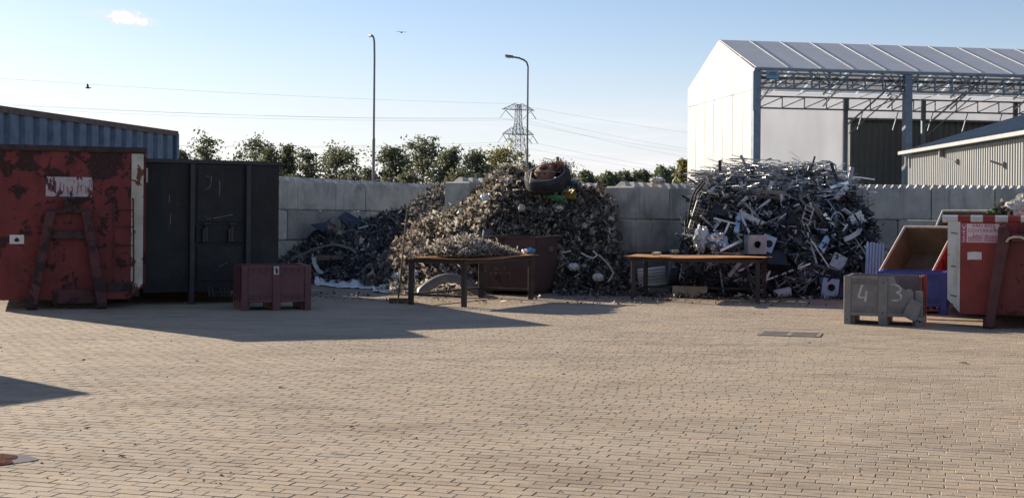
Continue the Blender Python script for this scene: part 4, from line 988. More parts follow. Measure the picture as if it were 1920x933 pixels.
extra_shreds(oA, heapA, 800, (-6, -.6), (.0, 1.1), (.2, .5, .06, .18), 'shred_dark', 10, .1)
extra_shreds(oB, heapB, 380, (-.7, .6), (.75, 1.1), (.10, .3, .05, .18), 'shred_pale', 6)
extra_shreds(oB, heapB, 1500, (.8, 2.9), (.0, .35), (.08, .3, .03, .1), 'shred_dark', 7)
extra_shreds(oA, heapA, 260, (-2.6, -1.7), (.8, 1.15), (.08, .3, .03, .14), 'shred_mix', 8)
# strewn waste in front of heap A and under the table
def strew(name, label, n, xr, yr, mat, size, seed, zmax=.12, ang=0):
    r = np.random.default_rng(seed); p = np.stack([r.uniform(*xr, n), r.uniform(*yr, n), r.uniform(0, 1, n) ** 2 * zmax + .02], -1)
    V, F = shreds(n, p, np.tile((0, 0, 1.), (n, 1)), *size, r, 3, 1.8, .6); V[:, 2] = np.maximum(V[:, 2], .004)
    tag(np_mesh(name, V, F, mats[mat]), label, 'waste', kind='stuff')
strew('strewn_waste', 'pale shredded scraps strewn under the heaped rusty table', 420, (-2.6, -.7), (27.3, 28.8), 'shred_pale', (.06, .26, .03, .12), 51, .22)
strew('strewn_waste', 'dark shredded scraps strewn at the foot of the tyre heap', 500, (.9, 2.9), (27.4, 28.6), 'shred_dark', (.06, .2, .02, .08), 52, .08)
strew('strewn_waste', 'small metal offcuts strewn under the table with boards', 420, (2.8, 7.0), (26.9, 27.9), 'scrap', (.05, .24, .01, .06), 53, .06)
strew('strewn_waste', 'scraps strewn at the foot of the dark heap', 300, (-5.6, -2.6), (30.8, 32.6), 'shred_dark', (.05, .24, .02, .1), 54, .08)
strew('strewn_waste', 'thin scatter of crumbs on the paving before the heaps', 420, (-4.5, 7.2), (24.6, 27.4), 'shred_mix', (.03, .13, .01, .045), 55, .01)
# heap on the table
def table_heap():
    r = np.random.default_rng(61); n = 5200
    x = r.uniform(-1.25, 1.15, n); y = r.uniform(-.5, .5, n)
    hgt = .30 * np.clip(1 - ((x + .35) / .95) ** 2, .0, 1) * np.clip(1 - (np.abs(y) / .56) ** 3, 0, 1) + .03 * (x < .9)
    k = r.uniform(0, 1, n) ** .6; z = .915 + hgt * k
    w = np.array([local_to_world(T1, T1A + R_(90), (a, b, c)) for a, b, c in zip(x, y, z)], float)
    keep = hgt > .012; w = w[keep]
    V, F = shreds(len(w), w, np.tile((0, 0, 1.), (len(w), 1)), .04, .26, .008, .055, r, 4, 3.6, .2); V[:, 2] = np.maximum(V[:, 2], .902)
    tag(np_mesh('shredded_waste', V, F, mats['shred_pale']), 'tangled cable and film shreds piled on the rusty table', 'waste', kind='stuff')
table_heap()
crumple('waste_sack', 'pale lump of waste lying on top of the block wall end beside the scrap heap', 'waste', P(1233, 339, 31.6), .24, .15, .08, mats['sack'], 61, .6, 10)
crumple('blue_wrap', 'small bright blue wrap at the left end of the heaped table', 'wrap', G(785, 473, .95) + Vector((0, .05, .02)), .07, .06, .05, mats['cyan'], 2, .5, 8)
crumple('cardboard_scrap', 'folded ochre card scrap on the right of the heaped table', 'scrap', P(948, 466, 26.2), .11, .08, .055, mats['wood'], 4, .4, 7)
crumple('blue_wrap', 'blue and white wrap at the far right end of the heaped table', 'wrap', P(995, 470, 26.4), .09, .07, .05, mats['cyan'], 7, .5, 8)
crumple('white_film', 'white film scrap at the middle right of the heaped table', 'film', P(985, 471, 26.3), .09, .06, .04, mats['film_white'], 9, .5, 8)
crumple('white_film', 'cream film scrap folded near the left end of the heaped table', 'film', P(823, 470, 24.9), .13, .09, .075, mats['sack'], 10, .6, 9)

# items on the heaps ---------------------------------------------------------------
def tyre():
    c = P(1027, 335, 30.3); ax = Vector((-.17, -.46, .88)).normalized(); Ro, w = .53, .33
    t = thing('truck_tyre', 'large worn truck tyre with rusty wheel lying on top of the waste heap', 'tyre', c)
    prof = [(.36, -w * .42), (.42, -w * .5), (.49, -w * .47), (Ro, -w * .36), (Ro, w * .36), (.49, w * .47), (.42, w * .5), (.36, w * .42), (.31, w * .34), (.315, 0), (.31, -w * .34)]
    # squash the rubber a little
    MB().lathe((0, 0, 0), ax, prof, 44, True).build('rubber', mats['black_rubber'], t, smooth=True)
    for k in (-.22, 0, .22):
        MB().lathe(ax * (w * k), ax, [(Ro - .004, -.012), (Ro + .012, -.008), (Ro + .012, .008), (Ro - .004, .012)], 44, True).build('tread_band', mats['black_rubber'], t)
    for k in (1,): MB().lathe(ax * (w * .485), ax, [(.40, 0), (.405, .012), (.43, .012), (.435, 0)], 44, True).build('bead_band', mats['film_grey'], t)
    off = ax * .15 + Vector((-.05, .05, .03))
    rim = MB().lathe(off, ax, [(.25, -.12), (.24, .02), (.205, .07), (.14, .095), (.12, .105), (.12, .05), (.13, .0)], 32).build('rim', mats['rim_rust'], t, smooth=False)
    e1 = ax.cross(Vector((0, 0, 1))).normalized(); e2 = ax.cross(e1)
    for k in range(10):
        a = 2 * math.pi * k / 10; p = off + ax * .055 + (e1 * math.cos(a) + e2 * math.sin(a)) * .225
        MB().lathe(p, (e1 * math.cos(a) + e2 * math.sin(a)) + ax * .7, [(0, 0), (.02, 0), (.02, .01), (0, .01)], 8).build('bolt_hole', mats['dark_spot'], rim)
    MB().lathe(off, ax, [(0, .02), (.125, .02)], 24).build('hub_shade', mats['dark_spot'], t)  # near-black disc painted as the shade inside the hub opening
    MB().tube([ax * .17 - e1 * .33, ax * .16 + Vector((-.36, -.26, .0)), Vector((-.42, -.40, -.12))], .012, 5).build('valve_wire', mats['film_grey'], t)
    return c, ax
tc_, tax = tyre()
r = np.random.default_rng(71); n = 420; pts = np.array(P(1047, 311, 30.45), float) + r.normal(0, 1, (n, 3)) * (.17, .13, .055)
V, F = shreds(n, pts, np.tile((0, 0, 1.), (n, 1)), .05, .2, .008, .03, r, 4, 4, .2)
tag(np_mesh('rusty_wire_tangle', V, F, mats['rim_rust']), 'rusty wire tangle lying on the truck tyre', 'wire', kind='stuff')
a = P(1045, 306, 30.6); b = P(1046, 294, 30.6); tag(MB().bar(a - Vector((0, 0, .2)), b, .07, .05).build('post_stub', mats['wood_grey']), 'short grey post stub standing up behind the truck tyre', 'post')
for lab, lst, rr in (('thin bent wire looping above the tyre at its left', [(1028, 309), (1022, 304), (1018, 300), (1020, 296), (1027, 298), (1033, 299), (1036, 305)], .008), ('small wire loop above the tyre at its right', [(1052, 307), (1055, 305), (1058, 307), (1056, 313)], .007)):
    tag(MB().tube([P(x, y, 30.5) for x, y in lst], rr, 5).build('bent_wire', mats['cable']), lab, 'wire')
def hp(heap, px, py, lift=.06):
    """point on a heap's face seen at a photo pixel"""
    u, v = uv(px, py); best = None
    for d in np.linspace(26, 38, 400):
        X = u * d / FPX; z = EYE - v * d / FPX
        tt = np.linspace(0, 1.3, 60); q = heap.at(np.full(60, X), tt); i = np.argmin(np.abs(q[:, 1] - d))
        if abs(q[i, 1] - d) < .12 and z <= q[i, 2]: best = d; break
    d = best if best else 30.5
    return P(px, py, d - lift)
crumple('plastic_bag', 'crumpled yellow bag on the heap below the truck tyre', 'bag', hp(heapB, 1067, 366, .42), .20, .10, .12, mats['bag_yellow'], 12, .55, 12)
crumple('plastic_bag', 'crumpled blue bag between the yellow bag and the tyre', 'bag', hp(heapB, 1049, 358, .42), .12, .08, .07, mats['bag_blue'], 13, .55, 12)
crumple('plastic_bag', 'crumpled bright green film on the heap below the tyre', 'bag', hp(heapB, 1040, 371, .42), .18, .08, .06, mats['bag_green'], 14, .6, 12)
crumple('plastic_bag', 'teal scrap of film right of the truck tyre', 'bag', hp(heapB, 1078, 341, .42), .09, .06, .04, mats['cyan'], 15, .6, 9)
for i, (px, py, s, lab) in enumerate(((930, 345, .12, 'white film scrap high on the left shoulder of the tyre heap'), (955, 340, .13, 'pale film scrap just left of the truck tyre'), (912, 372, .14, 'cream film lump halfway up the left slope of the tyre heap'), (1048, 392, .10, 'whitish disc of film under the green film'), (866, 400, .15, 'pale film lump at the top of the short block wall'), (978, 390, .10, 'bluish white film lump in the middle of the tyre heap'), (775, 515, .15, 'white film lump at the heap foot beside the broom'), (745, 520, .12, 'white film lump left of the broom'), (1075, 500, .10, 'white film scrap low on the right of the heap'), (1120, 520, .10, 'pale bottle scrap at the right foot of the tyre heap'))):
    crumple('film_scrap', lab, 'film', hp(heapB, px, py, .30), s, s * .6, s * .7, mats['sack' if i % 2 else 'film_white'], 20 + i, .6, 8, group='pale film lumps in the tyre heap')
tag(MB().lathe(hp(heapB, 914, 440, .34), (.2, -.3, .9), [(0, -.1), (.11, -.1), (.125, .1), (.115, .1), (.10, -.08), (0, -.08)], 16).build('metal_pail', mats['galv']), 'grey metal pail stuck in the heap above the brown bin', 'pail')
for lab, lst, mt, rr in (('cream hose bending down the right foot of the tyre heap', [(1123, 478), (1134, 488), (1144, 500), (1150, 512), (1146, 520), (1140, 528)], 'hose', .022), ('pale strap curling at the right side of the tyre heap', [(1090, 474), (1100, 480), (1112, 484), (1120, 478), (1112, 470)], 'film_white', .02), ('white strip sticking out beside the brown bin', [(1050, 471), (1060, 473), (1070, 470)], 'film_white', .02)):
    tag(MB().tube([hp(heapB, x, y, .34) for x, y in lst], rr, 6).build('hose', mats[mt]), lab, 'hose')
def slab(name, label, cat, corners, th, mat, bevel=.004, group=None):
    p = [Vector(c) for c in corners]; nrm = (p[1] - p[0]).cross(p[3] - p[0]).normalized()
    if nrm.y > 0: nrm = -nrm
    m = MB(); m.hexa([q for q in p] + [q - nrm * th for q in p]); return tag(m.build(name, mats[mat], bevel=bevel), label, cat, group)
slab('black_board', 'dark sheet leaning on the left wall at the heap top', 'board', [P(583, 420, 35.1), P(615, 441, 34.9), P(636, 428, 35.3), P(624, 415, 35.5)], .03, 'panel_navy')
slab('black_board', 'larger dark board with pointed corner standing behind the wooden post', 'board', [P(634, 406, 35.8), P(660, 432, 35.6), P(691, 420, 36.0), P(648, 396, 36.2)], .03, 'panel_navy')
crumple('plastic_bag', 'grey clear bag bunched between the two dark boards', 'bag', P(626, 424, 35.0), .22, .12, .2, mats['film_grey'], 31, .5, 12)
slab('wooden_post', 'rusty brown post standing out of the dark heap', 'post', [P(663, 468, 33.6), P(671, 469, 33.6), P(675, 432, 34.4), P(667, 430, 34.4)], .1, 'wood_brown')
slab('plank', 'brown plank lying across the front of the dark heap', 'plank', [P(590, 488, 33.0), P(640, 486, 32.9), P(640, 479, 33.0), P(592, 478, 33.1)], .06, 'wood_brown')
tag(MB().tube([P(x, y, d) for x, y, d in ((530, 496, 33.6), (560, 480, 33.6), (590, 466, 33.5), (625, 458, 33.4), (655, 465, 33.2), (668, 474, 33.1))], .03, 6).build('bent_strip', mats['wood_grey']), 'long grey bent strip lying over the dark heap', 'strip')
for lab, lst in (('white curved trim piece at the front of the dark heap', [(588, 482), (590, 495), (597, 507), (605, 513)]), ('pale short strip standing low in the dark heap', [(636, 500), (637, 512), (636, 518)])):
    pp = [P(x, y, 32.6) for x, y in lst]; m = MB()
    for p, q in zip(pp, pp[1:]): m.bar(p, q, .10, .015, up=(0, 1, 0))
    tag(m.build('white_trim', mats['film_white']), lab, 'trim')
pp = [P(x, y, 33.6) for x, y in ((672, 428), (680, 426), (690, 423))]; tag(MB().bar(pp[0], pp[-1], .05, .03).build('white_stick', mats['alu_white']), 'white stick beside the larger dark board', 'stick')
def sheet(name, label, cat, pts_l, pts_r, mat, bulge=.05, n=24, seed=1):
    """crumpled strip between two edge lines of ground points"""
    r = random.Random(seed); V = []; F = []; m = 9
    for i in range(n + 1):
        t = i / n
        def lerp(lst):
            k = t * (len(lst) - 1); j = min(int(k), len(lst) - 2); return Vector(lst[j]).lerp(Vector(lst[j + 1]), k - j)
        a, b = lerp(pts_l), lerp(pts_r)
        for j in range(m):
            s = j / (m - 1); p = a.lerp(b, s); V.append((p.x + r.uniform(-.02, .02), p.y + r.uniform(-.02, .02), p.z + bulge * math.sin(math.pi * s) * (.45 + .25 * math.sin(i * .37 + seed) + .3 * math.sin(i * i * .21 + seed)) + r.uniform(0, .035)))
    for i in range(n):
        for j in range(m - 1): F.append((i * m + j, i * m + j + 1, (i + 1) * m + j + 1, (i + 1) * m + j))
    o = MB().add(V, F).build(name, mats[mat], fix=False); s_ = o.modifiers.new('thickness', 'SOLIDIFY'); s_.thickness = .006
    return tag(o, label, cat)
sheet('plastic_sheet', 'long white film sheet lying on the ground behind the maroon box', 'sheet', [G(590, 535), G(640, 540), G(700, 543), G(722, 541)], [G(592, 527), G(640, 528), G(690, 526), G(715, 529)], 'film_white', .14, seed=2)
sheet('plastic_sheet', 'white crumpled sheet end lying just left of the broom', 'sheet', [G(700, 548), G(735, 551), G(770, 548)], [G(695, 530), G(735, 533), G(772, 533)], 'film_white', .16, seed=3)
crumple('film_scrap', 'crumpled paper like lump on the ground left of the broom', 'film', G(722, 546) + Vector((0, 0, .06)), .16, .12, .08, mats['sack'], 44, .6, 10)
def arch():
    V = []; F = []; n = 20; m = 5
    for i in range(n + 1):
        t = i / n; px = 782 + (912 - 782) * t; py = 545 - 33 * math.sin(math.pi * min(1, t * 1.05 + .02)) ** .8; d = 26.9 + .5 * t
        for j in range(m):
            s = j / (m - 1); p = P(px, py + s * (30 * (1 - .42 * math.sin(math.pi * t))), d - .12 * math.sin(s * 2)); V.append((p.x, p.y, max(p.z, .005)))
    for i in range(n):
        for j in range(m - 1): F.append((i * m + j, i * m + j + 1, (i + 1) * m + j + 1, (i + 1) * m + j))
    o = MB().add(V, F).build('bumper', mats['film_grey'], fix=False, smooth=True); o.modifiers.new('thickness', 'SOLIDIFY').thickness = .02
    tag(o, 'arched grey white bumper panel lying under the heaped table', 'panel')
arch()

# ================================================================== metal scrap heap
dC = lambda px: np.interp(px, [1270, 1300, 1400, 1580, 1660], [29.6, 30.2, 30.6, 30.6, 30.0])
profC = prof_px([(1262, 550), (1280, 505), (1292, 400), (1300, 360), (1318, 346), (1360, 336), (1420, 329), (1480, 326), (1535, 326), (1562, 332), (1574, 352), (1584, 400), (1596, 440), (1610, 480), (1628, 520), (1650, 560)], dC)
crestC = [(x, dC(960 + x * FPX / 30.4)) for x, _ in profC]
heapC = Heap(profC, crestC, [(3.6, 28.6), (4.4, 28.1), (5.5, 27.8), (6.6, 27.7), (7.6, 27.9), (8.8, 28.2)], .42, 81, .14, 2.2)
def scrap_geo(n, p, nn, r, kinds=(.5, .3, .2), lr=(.2, 1.1), flat=.55, horiz=0.0):
    """bars (6-sided boxes) at random poses -> V, F"""
    L = r.uniform(*lr, n) ** 1.3; w = r.uniform(.010, .042, n); h = w * r.uniform(.3, 1.3, n)
    pl = r.uniform(0, 1, n) < kinds[2]; w = np.where(pl, r.uniform(.10, .35, n), w); h = np.where(pl, r.uniform(.006, .02, n), h); L = np.where(pl, r.uniform(.15, .5, n), L)
    d = r.normal(size=(n, 3)); d -= nn * (d * nn).sum(1, keepdims=True) * flat; d[:, 2] *= (1 - horiz); d /= np.linalg.norm(d, axis=1, keepdims=True)
    u = r.normal(size=(n, 3)); a = np.cross(d, u); a /= np.linalg.norm(a, axis=1, keepdims=True); b = np.cross(a, d)
    V = np.zeros((n, 8, 3)); k = 0
    for e in (-1, 1):
        for (sa, sb) in ((-1, -1), (1, -1), (1, 1), (-1, 1)):
            V[:, k] = p + d * (L / 2 * e)[:, None] + a * (w / 2 * sa)[:, None] + b * (h / 2 * sb)[:, None]; k += 1
    f = np.array([(3, 2, 1, 0), (4, 5, 6, 7), (0, 1, 5, 4), (1, 2, 6, 5), (2, 3, 7, 6), (3, 0, 4, 7)])
    return V.reshape(-1, 3), (f[None] + (np.arange(n) * 8)[:, None, None]).reshape(-1, 4)
def build_heapC():
    r = np.random.default_rng(91); Vc, Fc = heapC.core('c')
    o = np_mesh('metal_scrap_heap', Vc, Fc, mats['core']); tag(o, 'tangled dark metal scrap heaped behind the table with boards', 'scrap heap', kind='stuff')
    p, nn = heapC.sample(5600, r, .62); p = p + nn * np.abs(r.normal(0, .07, len(p)))[:, None]; p[:, 1] -= np.abs(r.normal(0, .09, len(p)))
    V, F = scrap_geo(len(p), p, nn, r, flat=.92); V[:, 2] = np.maximum(V[:, 2], .004)
    np_mesh('scrap_piece', V, F, mats['scrap'], o)['kind'] = 'stuff'
    p, nn = heapC.sample(2000, r, .62); p = p + nn * np.abs(r.normal(0, .08, len(p)))[:, None]; p[:, 1] -= np.abs(r.normal(0, .10, len(p)))
    V, F = shreds(len(p), p, nn, .15, .6, .02, .10, r, 4, 2.4, .75); V[:, 2] = np.maximum(V[:, 2], .004)
    np_mesh('bent_scrap', V, F, mats['scrap'], o)['kind'] = 'stuff'
    # bright strips over the crown
    n = 2300; X = r.uniform(4.45, 7.6, n); q = heapC.at(X, r.uniform(.52, 1.2, n)); q[:, 2] += np.abs(r.normal(.05, .10, n)); q[:, 1] -= np.abs(r.normal(.05, .1, n))
    V, F = shreds(n, q, np.tile((0, 0, 1.), (n, 1)), .45, 1.4, .012, .035, r, 6, 1.3, .95, True); np_mesh('bright_strip', V, F, mats['scrap_bright'], o)['kind'] = 'stuff'
    return o
oC = build_heapC()
# single long strips and profiles that stand out of the tangle
def HC(px, py, d):
    """just in front of the scrap heap's face"""
    b = hp(heapC, px, py, .46); return b if b.y < d else P(px, py, d)
r = random.Random(17)
for i in range(46):
    X = r.uniform(4.7, 7.6); q = heapC.at(np.array([X]), np.array([r.uniform(.9, 1.1)]))[0]; L = r.uniform(.7, 1.9); a = r.uniform(-.5, .5); el = r.uniform(-.12, .22)
    d = Vector((math.cos(a), math.sin(a) * .6, el)); c = Vector(q) + Vector((0, r.uniform(-.25, .2), r.uniform(.03, .16))); bend = r.uniform(-.25, .25)
    m = MB(); pp = [c + d * (L * (k / 6 - .5)) + Vector((0, 0, bend * ((k / 6 - .5) ** 2 - .1) * 2)) for k in range(7)]
    w, h = r.choice(((.035, .010), (.05, .006), (.022, .022), (.03, .03)))
    for p0, p1 in zip(pp, pp[1:]): m.bar(p0, p1, w, h)
    side = 'far left' if X < 5.2 else 'left' if X < 5.8 else 'middle' if X < 6.4 else 'right' if X < 7 else 'far right'
    tag(m.build('metal_strip', mats['alu']), ('long' if L > 1.4 else 'medium' if L > 1 else 'short') + ' bright strip ' + ('rising to the right' if el > .09 else 'dipping to the right' if el < -.02 else 'lying level') + ' on the ' + side + ' of the scrap heap crown', 'metal strip', 'thin strips across the crown of the scrap heap')
for i in range(90):
    X = r.uniform(4.1, 8.2); tt = r.uniform(.1, .95); q = Vector(heapC.at(np.array([X]), np.array([tt]))[0]) + Vector((0, -r.uniform(.08, .25), r.uniform(-.02, .05)))
    L = r.uniform(.35, 1.1); d = Vector((r.uniform(-1, 1), r.uniform(-.35, .35), r.uniform(-1, 1))).normalized() * L / 2
    if q.z - abs(d.z) < .03: q.z = abs(d.z) + .04
    w = r.uniform(.03, .10); kind = i % 3; m = MB()
    if kind == 0: m.bar(q - d, q + d, w, .03, roll=r.uniform(0, 3))
    elif kind == 1:
        rl = r.uniform(0, 3); up = d.cross(Vector((0, 1, 0))).normalized()
        m.bar(q - d, q + d, w, .008, up=up); m.bar(q - d + up * w * .5, q + d + up * w * .5, .008, w * .9, up=up)
    else: m.tube([q - d, q + Vector((r.uniform(-.06, .06), -.03, r.uniform(-.06, .06))), q + d], w * .3, 8)
    mt = ('alu_white', 'alu', 'panel_dark', 'casing', 'galv', 'cable', 'alu_white', 'rust_dark')[i % 8]
    nm = {'alu_white': ('pale metal profile', 'pale'), 'alu': ('bright aluminium profile', 'bright'), 'panel_dark': ('black metal profile', 'black'), 'casing': ('grey metal profile', 'grey'), 'galv': ('galvanised profile', 'galvanised'), 'cable': ('black pipe like profile', 'black'), 'rust_dark': ('rust brown profile', 'rusty')}[mt]
    pose = 'upright' if abs(d.z) > .8 * d.length else 'level' if abs(d.z) < .35 * d.length else 'leaning right' if d.z * d.x > 0 else 'leaning left'
    where = ('upper' if q.z > 1.7 else 'middle' if q.z > .8 else 'lower') + ' ' + ('left' if X < 5.2 else 'centre' if X < 6.6 else 'right')
    tag(m.build('metal_profile', mats[mt], fix=True), pose + ' ' + nm[0] + ' in the ' + where + ' of the scrap heap face', 'metal profile', 'profiles in the face of the scrap heap')
def q(px, py, d=None, lift=.22):
    if d is None: return hp(heapC, px, py, lift)
    return HC(px, py, d)
def bar_px(name, label, cat, a, b, w, h, mat, da=None, db=None, lift=.22, up=(0, 1, 0)):
    pa, pb = q(*a, da, lift), q(*b, db, lift)
    return tag(MB().bar(pa, pb, w, h, up=up).build(name, mats[mat], bevel=.003), label, cat)
bar_px('white_profile', 'broad white profile slanting down right, upper arm of the V', 'profile', (1386, 399), (1432, 421), .13, .05, 'alu_white', 28.9, 28.8)
bar_px('white_profile', 'short white profile slanting down, left arm of the V', 'profile', (1385, 400), (1380, 436), .11, .04, 'casing_blue', 28.85, 28.6)
bar_px('white_profile', 'thin white profile between the arms of the V', 'profile', (1388, 402), (1406, 438), .05, .03, 'alu_white', 28.8, 28.5)
bar_px('white_profile', 'bright upright bar high on the scrap heap', 'profile', (1436, 373), (1448, 341), .08, .03, 'alu_white', 29.0, 29.3)
bar_px('beam', 'long pale beam lying high across the scrap heap', 'beam', (1358, 353), (1475, 363), .10, .08, 'wood_grey', 29.2, 29.0)
bar_px('beam', 'second pale beam lying just under the long one', 'beam', (1350, 358), (1462, 372), .06, .06, 'wood_brown', 29.1, 28.9)
bar_px('white_profile', 'bright diagonal strip at the upper left of the scrap heap', 'profile', (1326, 362), (1362, 338), .08, .03, 'alu_white', 29.0, 29.4)
slab('black_sheet', 'flat black panel at the upper left of the scrap heap', 'panel', [HC(1330, 398, 28.9), HC(1376, 410, 28.8), HC(1366, 388, 29.0), HC(1346, 384, 29.1)], .03, 'panel_dark')
slab('black_sheet', 'small dark sheet near the heap crown at left', 'panel', [HC(1336, 352, 29.2), HC(1352, 356, 29.2), HC(1360, 338, 29.5), HC(1340, 334, 29.6)], .02, 'panel_navy')
bar_px('white_profile', 'bright edge strip lying under the flat black panel', 'profile', (1338, 409), (1378, 419), .04, .03, 'alu_white', 28.7, 28.6)
bar_px('white_profile', 'narrow strip slanting below the crumpled foil', 'profile', (1350, 470), (1392, 450), .06, .03, 'alu', 28.4, 28.5)
bar_px('white_profile', 'bright strip sloping toward the foot of the scrap heap', 'profile', (1366, 518), (1388, 492), .08, .03, 'alu_white', 27.9, 28.1)
crumple('foil_sheet', 'crumpled silver foil at the left of the scrap heap', 'foil', HC(1316, 448, 28.6), .24, .14, .22, mats['film_white'], 51, .6, 12)
crumple('foil_sheet', 'smaller crumpled silver foil right of the large foil', 'foil', HC(1345, 452, 28.5), .20, .12, .15, mats['alu'], 52, .6, 12)
def tray():
    t = thing('perforated_tray', 'pale perforated tray tilted at the left of the scrap heap', 'tray', HC(1313, 405, 28.7)); t.rotation_euler = (R_(12), R_(14), R_(8))
    m = MB(); w, h = .34, .62
    for k in range(6): m.box(-w / 2 + w * k / 5 - .012, -.02, -h / 2, -w / 2 + w * k / 5 + .012, .02, h / 2)
    m.build('long_bar', mats['casing'], t)['kind'] = 'stuff'
    for k in range(9): MB().box(-w / 2, -.017, -h / 2 + h * k / 8 - .012, w / 2, .017, -h / 2 + h * k / 8 + .012).build('cross_bar', mats['casing'], t)
    MB().box(-w / 2, .022, -h / 2, w / 2, .03, h / 2).build('back_sheet', mats['panel_dark'], t)
tray()
m = 0
for k, lst in enumerate(([(1318, 340), (1304, 356), (1296, 375), (1292, 400), (1290, 420)], [(1322, 342), (1306, 362), (1300, 385), (1298, 408), (1304, 424)], [(1312, 345), (1298, 365), (1294, 390), (1288, 418), (1310, 424)], [(1300, 430), (1296, 448), (1300, 460), (1318, 466), (1340, 460)])):
    tag(MB().tube([HC(x, y, 28.7 + .1 * k) for x, y in lst], .022, 6).build('cable', mats['cable']), ['outermost black cable bent over the left flank of the scrap heap', 'inner black cable hooked over the left flank of the scrap heap', 'black cable with a kinked foot at the left flank of the scrap heap', 'looped black cable under the perforated tray'][k], 'cable')
def holed_box(name, label, c, rz, w, h, d, mat, hole, hx=0, hz=0, tilt=0):
    t = thing(name, label, 'casing', c, rz); t.rotation_euler = (0, tilt, rz)
    n = 24; ring = [(hx + hole * math.cos(2 * math.pi * k / n), hz + hole * math.sin(2 * math.pi * k / n)) for k in range(n)]
    sq = []
    for k in range(n):
        a = 2 * math.pi * k / n; cx, sx = math.cos(a), math.sin(a); s = 1 / max(abs(cx), abs(sx)); sq.append((cx * s * w / 2, sx * s * h / 2))
    V = [(x, -d / 2, z) for x, z in ring] + [(x, -d / 2, z) for x, z in sq]; F = [(k, (k + 1) % n, n + (k + 1) % n, n + k) for k in range(n)]
    MB().add(V, F).build('front', mats[mat], t, fix=False)
    MB().box(-w / 2, -d / 2 + .004, -h / 2, -w / 2 + .01, d / 2, h / 2).build('side', mats[mat], t); MB().box(w / 2 - .01, -d / 2 + .004, -h / 2, w / 2, d / 2, h / 2).build('side', mats[mat], t)
    MB().box(-w / 2 + .011, -d / 2 + .004, h / 2 - .01, w / 2 - .011, d / 2, h / 2).build('top', mats[mat], t); MB().box(-w / 2 + .011, -d / 2 + .004, -h / 2, w / 2 - .011, d / 2, -h / 2 + .01).build('base', mats[mat], t)
    MB().box(-w / 2 + .012, d / 2 - .012, -h / 2 + .012, w / 2 - .012, d / 2 - .002, h / 2 - .012).build('back', mats['panel_dark'], t)
    MB().ring((hx, -d / 2 - .006, hz), (0, 1, 0), hole, hole + .018, .012, 24).build('hole_rim', mats[mat], t)
    return t
holed_box('appliance_casing', 'grey metal casing with a round hole above the table', HC(1416, 458, 28.0), R_(8), .40, .40, .3, 'casing', .075)
holed_box('appliance_casing', 'light blue casing with a round hole beside the dark star panel', HC(1440, 456, 28.25), R_(-10), .28, .34, .12, 'casing_blue', .08, .02, 0, R_(20))
holed_box('appliance_casing', 'blue grey casing with a round hole at the heap foot beside the grey box', P(1557, 538, 27.4), R_(-14), .34, .36, .3, 'casing_blue', .075, .02, .0, R_(6))
slab('dark_cabinet', 'dark blue block beside the casing at the heap foot', 'cabinet', [P(1564, 556, 27.3), P(1590, 560, 27.2), P(1592, 532, 27.2), P(1572, 524, 27.35)], .3, 'panel_navy')
t = slab('black_sheet', 'square dark panel with a star shaped vent above the table end', 'panel', [P(1446, 466, 27.95), P(1472, 484, 27.8), P(1492, 462, 27.95), HC(1468, 444, 28.1)], .05, 'panel_dark')
for k in range(4):
    a = math.pi * k / 4; c = P(1467, 462, 27.86); d = Vector((math.cos(a) * .035, .0, math.sin(a) * .035)); MB().bar(c - d, c + d, .01, .02, up=(0, 1, 0)).build('vent_slot', mats['galv'], t)
slab('black_sheet', 'large dark sheet below the star vent panel', 'panel', [P(1440, 492, 27.9), P(1484, 492, 27.7), P(1496, 472, 27.9), HC(1470, 466, 28.0)], .03, 'panel_navy')
slab('dark_cabinet', 'black box shape behind the right legs of the table with boards', 'cabinet', [P(1440, 530, 27.9), P(1478, 530, 27.9), HC(1478, 496, 28.0), HC(1440, 494, 28.0)], .4, 'panel_dark')
def wheel():
    c = HC(1571, 423, 28.3); ax = Vector((.25, -.95, .15)); t = thing('bicycle_wheel', 'bare bicycle wheel rim standing in the right of the scrap heap', 'wheel', c)
    t.scale = (.62, 1, 1)
    MB().lathe((0, 0, 0), ax, [(.285, -.012), (.305, -.012), (.305, .012), (.285, .012)], 36, True).build('rim', mats['galv'], t)
    e1 = ax.normalized().cross(Vector((0, 0, 1))).normalized(); e2 = ax.normalized().cross(e1)
    for k in range(16): a = 2 * math.pi * k / 16; MB().bar((0, 0, 0), (e1 * math.cos(a) + e2 * math.sin(a)) * .285, .004).build('spoke', mats['galv'], t)
    MB().lathe((0, 0, 0), ax, [(0, -.04), (.02, -.04), (.02, .04), (0, .04)], 10).build('hub', mats['galv'], t)
wheel()
MB_ = MB().ring(HC(1548, 424, 28.4), (.1, -1, .1), .05, .085, .05, 20).build('pulley', mats['black_rubber']); tag(MB_, 'small dark pulley left of the bicycle wheel', 'pulley')
tag(MB().tube([HC(1552, 376, 28.6), HC(1566, 395, 28.4), HC(1568, 412, 28.35), HC(1560, 440, 28.2), HC(1562, 446, 28.2)], .016, 6).build('cable', mats['galv']), 'pale bent cable hanging across the bicycle wheel', 'cable')
tag(MB().lathe(HC(1565, 440, 28.1), (0, 0, 1), [(0, -.03), (.025, -.02), (.03, 0), (.025, .02), (0, .03)], 12).build('white_ball', mats['label_white']), 'small white knob at the lower edge of the bicycle wheel', 'knob')
